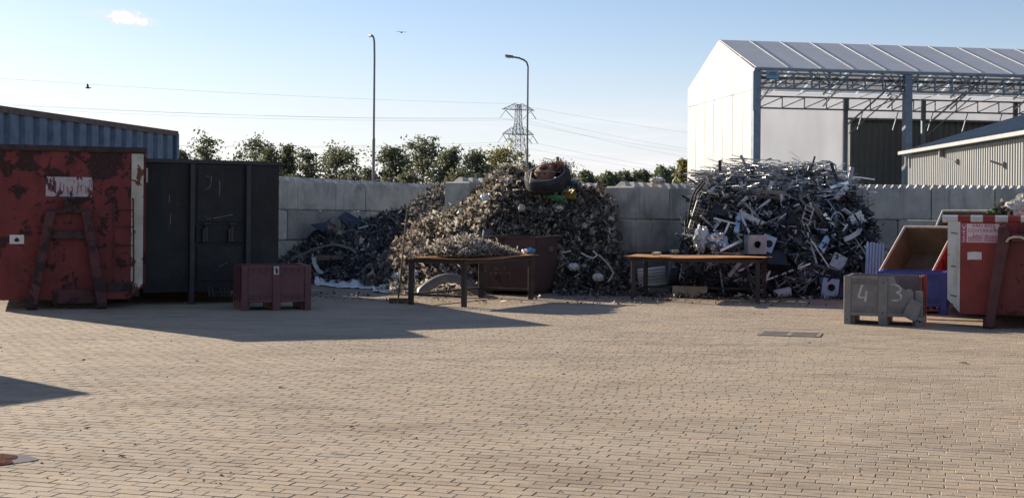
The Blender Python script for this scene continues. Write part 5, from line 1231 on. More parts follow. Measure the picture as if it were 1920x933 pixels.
def corr_sheet(name, label, c, w, h, rz, tilt, mat, nrib=6, pitch_y=.02, roty=0):
    t = thing(name, label, 'sheet', c); t.rotation_euler = (tilt, roty, rz)
    for k in range(nrib):
        x = -w / 2 + w * k / nrib; p = w / nrib
        m = MB(); V = [(x, 0, -h / 2), (x + p * .3, -pitch_y, -h / 2), (x + p * .7, -pitch_y, -h / 2), (x + p, 0, -h / 2)]; V += [(a, b, h / 2 - random.uniform(0, .05)) for a, b, _ in V]; V += [(a, b + .006, z) for a, b, z in V]
        F = [(i, i + 1, i + 5, i + 4) for i in range(3)] + [(8 + i, 8 + i + 4, 8 + i + 5, 8 + i + 1) for i in range(3)]
        m.add(V, F).build('rib', mats[mat], t)
    return t
corr_sheet('ribbed_sheet', 'ribbed light sheet offcut jutting right from the scrap heap', HC(1610, 414, 28.8), .36, .34, R_(-10), R_(-20), 'alu_white', 5, roty=R_(60))
corr_sheet('ribbed_sheet', 'pale blue ribbed panel standing behind the blue box', P(1640, 492, 26.6), .36, .85, R_(-8), R_(-8), 'pale_blue', 6, .035, R_(3))
bar_px('dark_bar', 'short black bar sticking out at right of the scrap heap', 'bar', (1606, 399), (1638, 401), .09, .06, 'panel_dark', 28.6, 28.8)
bar_px('white_plank', 'white plank leaning against the block wall right of the scrap heap', 'plank', (1623, 464), (1633, 416), .09, .03, 'alu_white', 29.6, 31.6)
for lab, lst, w in (('curved white gutter piece below the ribbed offcut', [(1583, 449), (1596, 444), (1608, 436), (1615, 426)], .10),):
    pp = [HC(x, y, 28.4) for x, y in lst]; m = MB()
    for a, b in zip(pp, pp[1:]): m.bar(a, b, w, .03, up=(0, 1, 0))
    tag(m.build('gutter_piece', mats['alu_white']), lab, 'gutter')
slab('metal_plate', 'bent light plate in the middle right of the scrap heap', 'plate', [HC(1535, 462, 28.2), HC(1545, 474, 28.1), HC(1556, 450, 28.2), HC(1550, 436, 28.3)], .01, 'casing_blue')
slab('metal_plate', 'long white triangular plate below the bicycle wheel', 'plate', [P(1556, 482, 27.9), P(1568, 492, 27.8), P(1571, 470, 27.95), HC(1559, 458, 28.1)], .01, 'alu_white')
slab('metal_plate', 'pinkish square plate near the short ladder piece', 'plate', [HC(1495, 415, 28.5), HC(1507, 416, 28.5), HC(1506, 402, 28.6), HC(1496, 401, 28.6)], .02, 'pink')
slab('metal_plate', 'pale plate propped at the right foot of the scrap heap', 'plate', [P(1597, 508, 27.8), P(1606, 516, 27.8), P(1609, 494, 27.9), HC(1601, 486, 28.0)], .01, 'alu_white')
def frame_piece(name, label, cat, pa, pb, pc, w, mat, rungs=0):
    t = thing(name, label, cat, pa); a = Vector((0, 0, 0)); b = pb - pa; c = pc - pa
    for s_, e_ in ((a, b), (c, c + b)): MB().bar(s_, e_, w, w).build('rail', mats[mat], t)
    for k in range(rungs + 2): f_ = k / (rungs + 1); MB().bar(a + b * f_, c + b * f_, w * .8, w * .8).build('rung', mats[mat], t)
frame_piece('ladder_piece', 'short beige ladder piece slanting in the scrap heap', 'ladder', HC(1503, 416, 28.4), HC(1512, 384, 28.6), HC(1517, 422, 28.4), .03, 'rim_pale', 3)
frame_piece('window_frame', 'white small window frame low on the right of the scrap heap', 'frame', P(1572, 496, 27.8), P(1580, 508, 27.7), P(1588, 492, 27.8), .035, 'alu_white', 0)
frame_piece('lattice_scrap', 'grey lattice frame slanting right of the star vent panel', 'frame', HC(1500, 372, 28.8), HC(1530, 408, 28.5), HC(1512, 366, 28.8), .04, 'wood_grey', 2)
bar_px('white_profile', 'broad pale profile slanting up at the upper right of the scrap heap', 'profile', (1567, 373), (1588, 350), .12, .05, 'alu_white', 29.0, 29.2)
bar_px('white_profile', 'second pale profile under the broad one at the upper right', 'profile', (1556, 352), (1590, 342), .07, .04, 'alu', 29.2, 29.4)
bar_px('grey_post', 'grey post standing up at the right end of the scrap heap', 'post', (1590, 352), (1598, 314), .09, .06, 'casing', 29.6, 29.8)
bar_px('dark_bar', 'dark bent bar rising from the crown of the scrap heap', 'bar', (1572, 344), (1558, 306), .07, .03, 'panel_dark', 29.8, 29.9)
bar_px('dark_bar', 'dark upright bar standing at the right shoulder of the scrap heap', 'bar', (1595, 378), (1590, 348), .06, .04, 'panel_dark', 29.4, 29.5)
for lab, lst in (('bent strip arching above the crown of the scrap heap', [(1528, 318), (1534, 306), (1541, 302), (1556, 303), (1566, 309), (1569, 320)]), ('thin strip rising left on the crown of the scrap heap', [(1430, 316), (1436, 307), (1444, 309), (1470, 318)]), ('straight thin strip sloping up at the crown centre', [(1478, 318), (1502, 312), (1526, 306)])):
    tag(MB().tube([HC(x, y, 30.0) for x, y in lst], .022, 6).build('metal_strip', mats['alu']), lab, 'metal strip')
a, b = P(1452, 552, 27.3), P(1482, 546, 27.3); tag(MB().tube([a, b], .10, 14).build('white_pipe', mats['alu_white']), 'white pipe length lying at the foot of the scrap heap', 'pipe')
t = corr_sheet('ribbed_sheet', 'bright corrugated sheet lying under the table with boards', P(1222, 519, 29.0), .42, .92, R_(6), R_(-35), 'alu_white', 6, .03, R_(86))
tag(MB().lathe(P(1262, 519, 28.9), (1, -.3, -.1), [(0, -.05), (.2, -.05), (.21, .12), (.19, .12), (.18, -.03), (0, -.03)], 18).build('dark_drum', mats['black_rubber']), 'dark open drum end beside the corrugated sheet', 'drum')
bar_px('plank', 'broad weathered plank lying on edge under the table with boards', 'plank', (1261, 546), (1326, 548), .05, .24, 'wood', 27.5, 27.3, up=(0, .35, 1))

# ================================================================== hall, buildings
def build_hall():
    A = P(1415, 128, 70); u = Vector((.987, .162, 0)).normalized(); w = Vector((-.155, .988, 0)).normalized(); Wd = 11.94; EZ = A.z; RZ = 11.95; Lg = 52
    ang = math.atan2(u.y, u.x); t = thing('fabric_hall', 'tall open sided fabric hall with bright white gable end', 'hall', (A.x, A.y, 0), ang)
    # local x along eaves, y across
    def gable_sheet(x, th):
        return MB().extr([(0, .0), (Wd, .0), (Wd, EZ), (Wd / 2, RZ), (0, EZ)], (x, 0, 0), (0, 1, 0), (0, 0, 1), (1, 0, 0), th)
    # end wall cloth with bays: lower panels and upper triangle
    n = 7
    for k in range(n):
        y0, y1 = Wd * k / n, Wd * (k + 1) / n; zt = EZ - 1.15
        MB().box(-.05 + .004 * (k % 2), y0 + .03, 1.4, -.03, y1 - .03, zt).build('gable_panel', mats['fabric_end'], t)
    MB().extr([(0, EZ - 1.12), (Wd, EZ - 1.12), (Wd, EZ), (Wd / 2, RZ), (0, EZ)], (-.055, 0, 0), (0, 1, 0), (0, 0, 1), (1, 0, 0), .02).build('gable_top', mats['fabric_end'], t)
    for k in (2, 4, 5):
        y = Wd * k / n; zt = EZ + (RZ - EZ) * (1 - abs(y - Wd / 2) / (Wd / 2)); MB().box(-.062, y - .012, EZ - 1.1, -.056, y + .012, zt - .05).build('seam', mats['gutter'], t)
    MB().box(-.03, .02, 0, -.012, Wd - .02, 1.39).build('gable_base', mats['cladding_light'], t)
    # roof bays
    bay = 1.86; nb = int(Lg / bay)
    for k in range(nb):
        x0, x1 = k * bay, (k + 1) * bay
        if k == 0: x0 = -.06
        for side in (0, 1):
            y0, y1 = (-.18, Wd / 2) if side == 0 else (Wd / 2, Wd + .18); z0, z1 = (EZ + .02, RZ) if side == 0 else (RZ, EZ + .02)
            MB().hexa([(x0 + .07, y0, z0), (x1 - .07, y0, z0), (x1 - .07, y1, z1), (x0 + .07, y1, z1), (x0 + .07, y0, z0 + .04), (x1 - .07, y0, z0 + .04), (x1 - .07, y1, z1 + .04), (x0 + .07, y1, z1 + .04)]).build('roof_panel', mats['fabric_roof' if side == 0 else 'fabric_roof_in'], t)
        MB().hexa([(x1 - .045, -.18, EZ + .03), (x1 + .065, -.18, EZ + .03), (x1 + .065, Wd / 2, RZ + .01), (x1 - .065, Wd / 2, RZ + .01), (x1 - .065, -.18, EZ + .09), (x1 + .065, -.18, EZ + .09), (x1 + .065, Wd / 2, RZ + .07), (x1 - .065, Wd / 2, RZ + .07)]).build('keder_strip', mats['fabric_end'], t)
    MB().box(-.08, -.22, EZ - .12, Lg, -.10, EZ + .015).build('eave_rail', mats['steel_blue'], t)
    # front and back trusses
    def truss(x0, x1, y, zt, zb, mat, step=.93, par=None, ww=.09):
        tr = MB().box(x0, y - .06, zt - .10, x1, y + .06, zt).build('truss', mats[mat], t)
        MB().box(x0, y - .055, zb - .10, x1, y + .055, zb).build('lower_chord', mats[mat], tr)
        n = int((x1 - x0) / step)
        for k in range(n + 1):
            x = x0 + (x1 - x0) * k / n
            MB().bar((x, y, zb), (x, y, zt - .1), ww * .8).build('web', mats[mat], tr)
            if k < n:
                x2 = x0 + (x1 - x0) * (k + 1) / n; a, b = ((x, zb), (x2, zt - .1)) if (k % 2 == 0 or True) else ((x, zt - .1), (x2, zb))
                MB().bar((a[0], y + .005, a[1]), (b[0], y + .005, b[1]), ww * .8).build('web', mats[mat], tr)
    truss(.2, Lg, .02, EZ - .2, EZ - .98, 'steel_blue', 1.0)
    truss(.2, Lg, .9, EZ - .32, EZ - .9, 'steel_blue', 1.9, ww=.07)
    for z in (EZ - .5, EZ - .72): MB().box(.2, .44, z - .025, Lg, .5, z + .025).build('purlin', mats['steel_blue'], t)
    truss(.2, Lg, Wd - .05, EZ - .28, EZ - 1.02, 'pylon', 1.45, ww=.07)
    xs = [.1, 8.75, 17.4, 26, 34.6]
    for i, x in enumerate(xs):
        MB().box(x - .2, -.2, 0, x + .2, .25, EZ - .13).build('front_post', mats['steel_blue'], t, .02)
        MB().box(x - .28, -.30, EZ - 2.3, x - .06, -.205, EZ - .2).build('post_bracket', mats['steel_blue'], t)
    for x in (.1, 10.3, 15.6, 22, 30): 
        MB().box(x - .13, Wd - .3, 0, x + .13, Wd - .11, EZ - .3).build('rear_post', mats['steel_blue'], t)
    # cross frames with knee braces and rods
    for x in (4.4, 8.75, 13.1, 17.4, 21.8, 26):
        for (y0, z0, y1, z1) in ((.3, EZ - .9, Wd / 2, RZ - .9), (Wd / 2, RZ - .9, Wd - .3, EZ - .9), (.3, EZ - .15, Wd / 2, RZ - .15), (Wd / 2, RZ - .15, Wd - .3, EZ - .15)):
            MB().bar((x, y0, z0), (x, y1, z1), .08).build('rafter', mats['galv'], t)
        for k in range(8):
            y0 = .3 + (Wd - .6) * k / 8; y1 = .3 + (Wd - .6) * (k + 1) / 8; zz = lambda y, o: (EZ + (RZ - EZ) * (1 - abs(y - Wd / 2) / (Wd / 2))) - o
            MB().bar((x, y0, zz(y0, .9)), (x, y1, zz(y1, .15)), .05).build('web', mats['pylon'], t)
    for x in (10.3, 15.6):
        MB().bar((x, Wd - .3, EZ - 2.1), (x + 1.9, Wd - 2.2, EZ + .1), .09).build('knee_brace', mats['pylon'], t); MB().bar((x + .2, Wd - .3, EZ - 2.6), (x + 2.3, Wd - 2.0, EZ - .3), .06).build('knee_brace', mats['pylon'], t)
    for k in range(9):
        x = .6 + k * 2.1; MB().bar((x, .4, EZ - .3), (x + 1.9, Wd - .4, EZ - .4), .03).build('tie_rod', mats['pylon'], t); MB().bar((x + 1.8, .4, EZ - .9), (x, 5.5, RZ - 1.0), .03).build('tie_rod', mats['pylon'], t)
    # back wall: cloth on the left, open on the right with a hanging band
    MB().box(.1, Wd + .02, 0, 4.55, Wd + .05, EZ - .05).build('rear_cloth', mats['fabric_in'], t); MB().box(4.62, Wd + .02, 0, 10.2, Wd + .05, EZ - .05).build('rear_cloth', mats['fabric_in'], t)
    MB().box(4.53, Wd - .02, 0, 4.64, Wd + .018, EZ - .05).build('seam_post', mats['pylon'], t)
    MB().box(10.22, Wd + .02, EZ - 1.55, Lg, Wd + .05, EZ - .05).build('hanging_band', mats['fabric_in'], t)
    for k in range(14): x = 11.6 + k * 2.4; MB().bar((x, Wd + .01, EZ - 1.02), (x - .4, Wd - .0, EZ - 2.3), .05).build('strut', mats['pylon'], t)
    # sign plate
    a = face((A.x, A.y), ang)(1433, 134); b = face((A.x, A.y), ang)(1456, 149)
    s = MB().box(a[0], -.31, b[1], b[0], -.28, a[1]).build('sign', mats['sign_blue'], t); w_, h_ = b[0] - a[0], a[1] - b[1]
    for k in range(3):
        cx = a[0] + w_ * (.34 + .17 * k); MB().tube([(cx - w_ * .07, -.315, b[1] + h_ * .66), (cx - w_ * .05, -.315, b[1] + h_ * .76), (cx, -.315, b[1] + h_ * .8), (cx + w_ * .05, -.315, b[1] + h_ * .76), (cx + w_ * .07, -.315, b[1] + h_ * .66)], .018, 5).build('arch', mats['sign_navy'], s)
    text_mesh('VERMAKO', h_ * .26, 'sign_text', mats['sign_navy'], s, (a[0] + w_ * .5, -.316, b[1] + h_ * .42), align='CENTER', extrude=.003)
    return A, u, w, ang, EZ, Wd
hall = build_hall()
def ribbed(x0, x1, z0, z1f, pitch, depth):
    m = MB(); x = x0; prof = []
    while x < x1 - 1e-6: prof += [(x, 0), (x + pitch * .4, 0), (x + pitch * .5, depth), (x + pitch * .9, depth)]; x += pitch
    prof.append((x1, 0)); V = []; F = []
    for (a, b) in prof: V += [(a, b, z0), (a, b, z1f(a) if callable(z1f) else z1f)]
    for i in range(len(prof) - 1): F.append((2 * i, 2 * i + 2, 2 * i + 3, 2 * i + 1))
    return m.add(V, F)
def build_dark_building():
    a = P(1594, 222, 86.5); ang = hall[3]; t = thing('dark_warehouse', 'dark ribbed warehouse seen through the open fabric hall', 'building', (a.x, a.y, 0), ang); zt = a.z
    ribbed(0, 44, 0, zt, .42, .06).build('ribbed_wall', mats['cladding_dark'], t, fix=False)
    MB().box(-.02, .065, 0, 0, 14, zt).build('end_wall', mats['cladding_dark'], t)
    MB().hexa([(-.3, -.3, zt + .02), (44, -.3, zt + .02), (44, 14, zt + 1.6), (-.3, 14, zt + 1.6), (-.3, -.3, zt + .1), (44, -.3, zt + .1), (44, 14, zt + 1.7), (-.3, 14, zt + 1.7)]).build('roof', mats['cladding_light'], t)
    for k in range(74): x = .1 + k * .6; MB().hexa([(x, -.32, zt + .11), (x + .22, -.32, zt + .11), (x + .22, 3, zt + .45), (x, 3, zt + .45), (x + .06, -.32, zt + .2), (x + .16, -.32, zt + .2), (x + .16, 3, zt + .54), (x + .06, 3, zt + .54)]).build('roof_rib', mats['gutter'], t)
    MB().box(-.3, -.36, zt - .12, 44, -.31, zt + .1).build('fascia', mats['cladding_dark'], t)
build_dark_building()
def build_shed():
    far = G(1703, 287, 4.2); near = Vector((far.x - .12, 34.6, 0)); d = Vector((far.x, far.y, 0)) - near; Lg = d.length; ang = math.atan2(-d.y, -d.x)
    # local x runs from the far corner toward the camera, local y into the building (east)
    t = thing('metal_shed', 'low light grey ribbed metal shed with sloping grey roof at right', 'building', (far.x, far.y, 0), ang)
    sgn = 1
    if (Matrix.Rotation(ang, 3, 'Z') @ Vector((0, 1, 0))).x < 0: sgn = -1
    m = ribbed(0, Lg, 0, 4.1, .21, .035 * sgn); m.build('ribbed_wall', mats['cladding_light'], t, fix=False)
    ex = 11
    sl = 1.40 / 4.5
    def roofp(x0, x1, mt, nm, o=0):
        MB().hexa([(x0, -.18 * sgn, 4.18 + o), (x1, -.18 * sgn, 4.18 + o), (x1, ex * sgn, 4.18 + sl * (ex + .18) + o), (x0, ex * sgn, 4.18 + sl * (ex + .18) + o), (x0, -.18 * sgn, 4.24 + o), (x1, -.18 * sgn, 4.24 + o), (x1, ex * sgn, 4.24 + sl * (ex + .18) + o), (x0, ex * sgn, 4.24 + sl * (ex + .18) + o)]).build(nm, mats[mt], t)
    n = 5
    for k in range(n): roofp(-.15 + (Lg + .3) * k / n + .01, -.15 + (Lg + .3) * (k + 1) / n - .01, 'roof_grey', 'roof_sheet', .012 * (k % 2))
    k = 0
    while k * .5 < Lg:
        x = k * .5; MB().hexa([(x, -.18 * sgn, 4.262), (x + .05, -.18 * sgn, 4.262), (x + .05, ex * sgn, 4.262 + sl * (ex + .18)), (x, ex * sgn, 4.262 + sl * (ex + .18)), (x, -.18 * sgn, 4.30), (x + .05, -.18 * sgn, 4.30), (x + .05, ex * sgn, 4.30 + sl * (ex + .18)), (x, ex * sgn, 4.30 + sl * (ex + .18))]).build('roof_rib', mats['roof_grey'], t); k += 1
    MB().box(-.2, min(-.2 * sgn, -.34 * sgn), 4.14, Lg + .2, max(-.2 * sgn, -.34 * sgn), 4.26).build('gutter', mats['gutter'], t)
    MB().extr([(0, 0), (ex * sgn, 0), (ex * sgn, 4.1 + sl * ex), (0, 4.1)], (-.01, .04 * sgn, 0), (0, 1, 0), (0, 0, 1), (1, 0, 0), .008).build('gable_wall', mats['cladding_light'], t)
    f = face((far.x, far.y), math.atan2(d.y, d.x) + math.pi)
    for (px, py, ln) in ((1797, 303, .5), (1884, 309, .22)):
        x, z = f(px, py); l = MB().box(x - .06, min(-.01 * sgn, -.1 * sgn), z - .09, x + .06, max(-.01 * sgn, -.1 * sgn), z + .09).build('wall_lamp', mats['pole'], t)
        MB().bar((x, -.1 * sgn, z), (x - ln, -.34 * sgn, z + .12), .06, .06).build('lamp_arm', mats['pole'], l)
    x, z = f(1770, 287); MB().box(x - .05, min(-.02 * sgn, -.18 * sgn), z - .14, x + .05, max(-.02 * sgn, -.18 * sgn), z + .12).build('downpipe_box', mats['pole'], t)
    MB().tube([(.12, -.12 * sgn, 4.08), (.12, -.12 * sgn, 3.7)], .05, 8).build('downpipe', mats['gutter'], t)
build_shed()

# ================================================================== lamp posts, pylon, wires, birds
def lamp_post(label, px, pyb, d, top_py, arm, head_px, stem):
    g = P(px, 405, d); t = thing('street_lamp', label, 'street lamp', (g.x, d, 0)); tp = P(px, top_py, d)
    h = tp.z
    MB().tube([(0, 0, 0), (0, 0, h * .52)], .068, 10).build('lower_pole', mats['pole'], t)
    MB().tube([(0, 0, h * .52), (0, 0, h * .53)], [.068, .05], 10).build('collar', mats['pole'], t)
    top = [(0, 0, h * .53)] + [Vector(a) + Vector((0, 0, h)) for a in arm]
    MB().tube(top, [.05] + [.047] * (len(arm)), 10).build('upper_pole', mats['pole'], t)
    e = Vector(arm[-1]) + Vector((0, 0, h)); dr = (Vector(arm[-1]) - Vector(arm[-2])).normalized(); hd = stem
    l = MB().hexa([e + Vector((0, -.13, -.06)), e + dr * hd + Vector((0, -.09, -.05)), e + dr * hd + Vector((0, .09, -.05)), e + Vector((0, .13, -.06)), e + Vector((0, -.11, .07)), e + dr * hd + Vector((0, -.07, .05)), e + dr * hd + Vector((0, .07, .05)), e + Vector((0, .11, .07))]).build('lamp_head', mats['pole'], t, .02)
    MB().hexa([e + dr * .18 + Vector((0, -.09, -.10)), e + dr * (hd - .05) + Vector((0, -.07, -.09)), e + dr * (hd - .05) + Vector((0, .07, -.09)), e + dr * .18 + Vector((0, .09, -.10)), e + dr * .15 + Vector((0, -.10, -.062)), e + dr * hd + Vector((0, -.08, -.052)), e + dr * hd + Vector((0, .08, -.052)), e + dr * .15 + Vector((0, .10, -.062))]).build('lamp_cover', mats['lamp_glass'], l)
lamp_post('tall street lamp with short hooked top, left of the other lamp', 699.5, 340, 58, 66, [(0, 0, -1.0), (-.015, 0, -.32), (-.05, .05, -.12), (-.11, .12, -.02), (-.17, .2, .0)], 0, .26)
lamp_post('street lamp with long bent arm above the truck tyre', 987.5, 305, 66, 108, [(0, 0, -1.0), (0, 0, -.45), (-.06, 0, -.25), (-.2, 0, -.13), (-.45, 0, -.03), (-.75, 0, .02)], 0, .42)
def build_pylon():
    d = 510; b = P(970, 405, d); t = thing('power_pylon', 'steel lattice power pylon standing far behind the trees', 'pylon', (b.x, d, 0), R_(24))
    k = d / FPX; Z = lambda y: P(970, y, d).z
    tower = MB(); lv = [(-.2, 4.4), (10, 3.6), (19, 3.0), (Z(300), 2.55), (Z(272), 2.1), (Z(251), 1.75), (Z(232), 1.1), (Z(206), .95), (Z(196), .7)]
    sub = []
    for (z, r) in lv: sub.append((z, r))
    for (z0, r0), (z1, r1) in zip(sub, sub[1:]):
        n = 2
        for q_ in range(n):
            za, zb = z0 + (z1 - z0) * q_ / n, z0 + (z1 - z0) * (q_ + 1) / n; ra, rb = r0 + (r1 - r0) * q_ / n, r0 + (r1 - r0) * (q_ + 1) / n
            ca = [Vector((x * ra, y * ra, za)) for x, y in ((-1, -1), (1, -1), (1, 1), (-1, 1))]; cb = [Vector((x * rb, y * rb, zb)) for x, y in ((-1, -1), (1, -1), (1, 1), (-1, 1))]
            for i in range(4):
                j = (i + 1) % 4; tower.bar(ca[i], cb[i], .26); tower.bar(ca[i], cb[j], .13); tower.bar(ca[j], cb[i], .13); tower.bar(cb[i], cb[j], .12)
    tower.build('lattice_tower', mats['pylon'], t)
    ends = []
    for (y, half, hgt, yin) in ((206, 6.9, 2.6, 'up'), (252, 6.7, 3.0, 'lo')):
        z = Z(y); a = MB()
        for s in (-1, 1):
            tip = Vector((s * half, 0, z)); r0 = 1.0 if yin == 'up' else 1.8
            for yy in (-1, 1):
                a.bar((0, yy * r0, z), tip, .24); a.bar((s * r0, yy * r0, z + hgt), tip, .16)
                for q_ in range(4): f0 = (q_ + .5) / 4; f1 = (q_ + 1) / 4; a.bar(Vector((0, yy * r0, z)).lerp(tip, f0), Vector((s * r0, yy * r0, z + hgt)).lerp(tip, max(.0, f0 - .12)), .11); a.bar(Vector((0, yy * r0, z)).lerp(tip, f0), Vector((s * r0, yy * r0, z + hgt)).lerp(tip, min(1, f0 + .12)), .11)
        a.build('cross_arm', mats['pylon'], t)
        prs = ((half * .78, half * 1.12), (half * .78, half * .30)) if yin == 'up' else ((half * .95, half * 1.28), (half * .5, half * .9), (half * .62, half * .32), (half * .95, half * .62))
        for s in (-1, 1):
            for x0, x1 in prs: MB().bar((s * x0, 0, z - .3), (s * x1, 0, z - 3.4), .22).build('insulator', mats['pylon'], t)
    return t, Z
pyl, PZ = build_pylon()
def wire(label, p, q, sag, r=.027, n=28):
    p, q = Vector(p), Vector(q); pts = []
    for k in range(n + 1): f = k / n; v = p.lerp(q, f); v.z -= sag * 4 * f * (1 - f); pts.append(v)
    tag(MB().tube(pts, r, 5, False).build('power_line', mats['wire'], fix=False), label, 'power line')
c_, s_ = math.cos(R_(24)), math.sin(R_(24))
def arm_pt(x, z): b = P(970, 405, 510); return Vector((b.x + x * c_, 510 + x * s_, z))
zu, zl, ze = PZ(206) - 3.4, PZ(252) - 3.4, PZ(196) + .2
Lp, Rp = Vector((-330, 225, 0)), Vector((300, 735, 0))
def far(base, x, z): return Vector((base.x + x * .8, base.y + x * .6, z))
for lab, x, z, sl, sr in (('uppermost', -3.2, ze, 5, 9), ('second', -7.7, zu, 7, 12), ('third', 7.7, zu + .2, 7, 12.5), ('fourth', 3.0, zu - .4, 7.5, 16), ('fifth', -8.5, zl, 8, 12), ('sixth', 8.5, zl + .1, 8, 12.5)):
    p = arm_pt(x, z); wire(lab + ' power line from the top, running left from the pylon', p, far(Lp, x, z), sl); wire(lab + ' power line from the top, running right from the pylon', p, far(Rp, x, z), sr)
def bird(label, c, sc, rx, rz, up):
    t = thing('bird', label, 'bird', c, rz); t.scale = (sc,) * 3
    MB().tube([(-.26, 0, 0), (-.2, 0, .01), (-.05, 0, .0), (.1, 0, 0), (.19, 0, .02), (.26, 0, .015)], [.02, .045, .07, .06, .045, .008], 8).build('body', mats['bird'], t, smooth=True)
    for s in (-1, 1):
        MB().add([(.1, s * .04, .02), (-.08, s * .04, .02), (-.06, s * .26, .02 + up * .8), (.12, s * .24, .03 + up * .8), (.02, s * .52, .0 + up * 1.5), (.10, s * .50, .0 + up * 1.5), (.1, s * .04, .03), (-.08, s * .04, .03), (-.06, s * .26, .035 + up * .8), (.12, s * .24, .045 + up * .8), (.02, s * .52, .01 + up * 1.5), (.10, s * .50, .01 + up * 1.5)],
                 [(0, 3, 2, 1), (3, 5, 4, 2), (6, 7, 8, 9), (9, 8, 10, 11), (0, 6, 9, 3), (3, 9, 11, 5), (4, 10, 8, 2), (2, 8, 7, 1)]).build('wing', mats['bird'], t, fix=True)
    MB().add([(-.24, -.02, 0), (-.38, -.07, .0), (-.38, .07, .0), (-.24, .02, 0), (-.3, 0, .02)], [(0, 3, 2, 1), (0, 1, 4), (1, 2, 4), (2, 3, 4), (3, 0, 4)]).build('tail', mats['bird'], t)
bird('dark bird flying with raised wings at the left', P(165, 165, 60), .5, 0, R_(200), .22)
bird('dark bird gliding with level wings high beside the left lamp', P(753, 61, 60), .5, 0, R_(115), .03)

# ================================================================== trees
def leaf_quads(C, sizes, r):
    n = len(C); a = r.normal(size=(n, 3)); a /= np.linalg.norm(a, axis=1, keepdims=True); b = np.cross(a, r.normal(size=(n, 3))); b /= np.linalg.norm(b, axis=1, keepdims=True)
    s = sizes[:, None]; V = np.stack([C - a * s, C + b * s * .55 + a * s * .1, C + a * s, C - b * s * .55 + a * s * .1], 1)
    return V.reshape(-1, 3), np.arange(n * 4).reshape(-1, 4)
def tree(label, px, top, half_px, d, seed, mat='leaf', bot=.22, dens=1.0, style='round', group=None, cat='tree', name='tree', leaf=.17):
    r = np.random.default_rng(seed); g = P(px, 405, d); H = P(px, top, d).z; Rw = 1.42 * half_px * d / FPX
    t = thing(name, label, cat, (g.x, d, -.16), 0, group)
    trunk = MB(); lean = r.normal(0, .02, 2); top_p = Vector((lean[0] * H, lean[1] * H, H * .93)); pts = []
    for k in range(9): f = k / 8; pts.append(Vector((lean[0] * H * f + r.normal(0, .05), lean[1] * H * f + r.normal(0, .05), H * .93 * f)))
    tr = .020 * H; trunk.tube(pts, [tr * (1 - .88 * k / 8) for k in range(9)], 7)
    cl = []
    nl = int(18 + H * 2.6)
    for i in range(nl):
        f = bot + (.97 - bot) * (i + r.uniform(0, 1)) / nl; k = f * 8; j = min(int(k), 7); base = pts[j].lerp(pts[j + 1], k - j)
        if style == 'cone': ext = Rw * (1.12 - f) * r.uniform(.6, 1.1)
        else: ext = Rw * (math.sin(math.pi * min(1, max(.02, (f - bot + .15) / (1.13 - bot)))) ** .6) * r.uniform(.45, 1.1)
        az = i * 2.4 + r.uniform(-.5, .5); up = r.uniform(.15, .8) * (1.0 if style != 'cone' else .3)
        tip = base + Vector((math.cos(az) * ext, math.sin(az) * ext, ext * up * .6)); mid = base.lerp(tip, .5) + Vector((0, 0, -ext * .06))
        if tip.z > H: tip.z = H - r.uniform(0, .3)
        trunk.tube([base, mid, tip], [tr * .3 * (1.1 - f), tr * .18, .012], 5)
        for s in np.linspace(.4, 1.05, 4):
            q_ = base.lerp(tip, s); cl.append((q_, .15 + .095 * Rw * r.uniform(.4, 1.4)))
            if r.uniform() < .6:
                o = q_ + Vector(r.normal(0, .16 * Rw, 3)); cl.append((o, .13 + .085 * Rw * r.uniform(.4, 1.2)))
    C = []
    for c, s in cl:
        m = int(26 * dens * r.uniform(.2, 1.6)); C.append(np.array(c) + r.normal(0, 1, (m, 3)) * (s, s, s * .62))
    C = np.concatenate(C); C = C[C[:, 2] < H + .25]
    trunk.build('trunk', mats['bark'], t, fix=False)
    V, F = leaf_quads(C, r.uniform(.6, 1.3, len(C)) * leaf, r); np_mesh('crown', V, F, mats[mat], t)
    return t
TG = 'row of trees behind the left block wall'
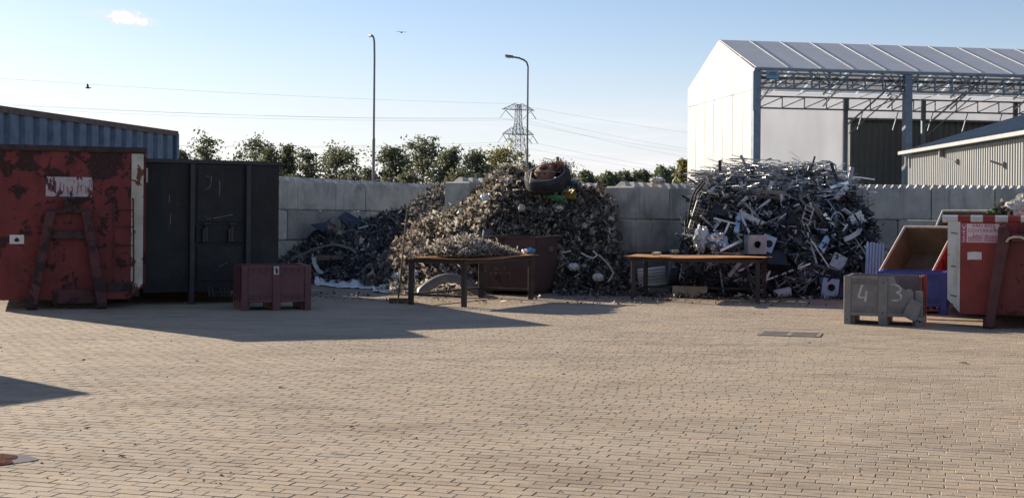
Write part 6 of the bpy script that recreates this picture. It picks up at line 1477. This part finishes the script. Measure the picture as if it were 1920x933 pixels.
spec = [(343, 266, 20, 'part of a tree just past the end of the blue container', 'leaf', .7, 'round'),
        (391, 240, 38, 'loose pointed tree above the left half of the black container', 'leaf', .55, 'cone'),
        (476, 243, 36, 'tall airy tree above the right half of the black container', 'leaf', .7, 'round'),
        (505, 262, 22, 'lower shoulder tree right beside the tall airy tree', 'leaf', .7, 'round'),
        (536, 254, 21, 'narrow spire shaped tree at the right end of the black container', 'leaf', .9, 'cone'),
        (574, 268, 24, 'thin see through tree next to the narrow spire tree', 'leaf', .5, 'round'),
        (628, 264, 50, 'broad rounded tree left of the left street lamp', 'leaf', .95, 'round'),
        (690, 305, 16, 'small tree standing at the foot of the left street lamp', 'leaf', .55, 'round'),
        (727, 262, 34, 'dark tree just right of the left street lamp', 'leaf', .9, 'round'),
        (790, 246, 42, 'tallest spreading tree in the row with visible trunk', 'leaf', .85, 'round'),
        (843, 262, 36, 'pointed dark tree right of the tallest tree', 'leaf', 1.1, 'cone'),
        (893, 271, 32, 'dense tree between the pointed tree and the brownish tree', 'leaf', 1.1, 'round'),
        (944, 263, 42, 'brownish olive tree left of the long armed street lamp', 'leaf_olive', .9, 'round'),
        (985, 290, 16, 'low bush behind the foot of the long armed street lamp', 'leaf', .9, 'round')]
for i, (px, top, hw, lab, mt, dn, st) in enumerate(spec):
    tree(lab, px, top, hw, 108 + (i * 7) % 17, 100 + i, mt, .10 if hw < 25 else .16, dn, st, TG, leaf=.145)
for i, (px, top, hw, lab) in enumerate(((660, 318, 28, 'low undergrowth bush left of the left street lamp'), (760, 315, 34, 'low undergrowth bush under the tallest tree'), (860, 308, 38, 'low undergrowth bush under the pointed tree'), (920, 312, 34, 'low undergrowth bush under the brownish tree'), (555, 318, 26, 'low undergrowth bush right of the black container'))):
    tree(lab, px, top, hw, 104 + i, 200 + i, 'leaf', .05, .7, 'round', 'undergrowth behind the left block wall', 'bush', 'bush', .15)
for i, (px, top, hw, lab) in enumerate(((1072, 318, 13, 'brownish round bush just right of the truck tyre'), (1097, 315, 20, 'first dark round bush right of the truck tyre'), (1140, 317, 24, 'bush left of the middle of the far belt'), (1172, 313, 20, 'bush in the middle of the far belt'), (1205, 312, 22, 'bush right of the middle of the far belt'), (1238, 309, 22, 'tall bush near the right end of the far belt'), (1263, 312, 18, 'last bush of the far belt before the hall bush'), (1118, 325, 20, 'low bush filling the gap in the far belt'), (1050, 325, 16, 'low bush half hidden by the tyre heap'))):
    tree(lab, px, top, hw, 170 + i * 3, 300 + i, 'leaf_far', .08, 1.2, 'round', 'far bushes between the tyre and the hall', 'bush', 'bush', .26)
tree('yellowish green bush touching the white gable of the hall', 1286, 282, 17, 88, 401, 'leaf_olive', .05, .9, 'cone', None, 'bush', 'bush', .15)
for i, (px, top, hw, lab) in enumerate(((98, 203, 9, 'leafy twig top above the left part of the blue container'), (232, 222, 16, 'bare twig top above the right part of the blue container'), (280, 229, 10, 'small bare twig top near the end of the blue container'))):
    tree(lab, px, top, hw, 70, 500 + i, 'leaf', .6, .35 if i == 0 else .02, 'round', None, 'tree', 'tree', .12)
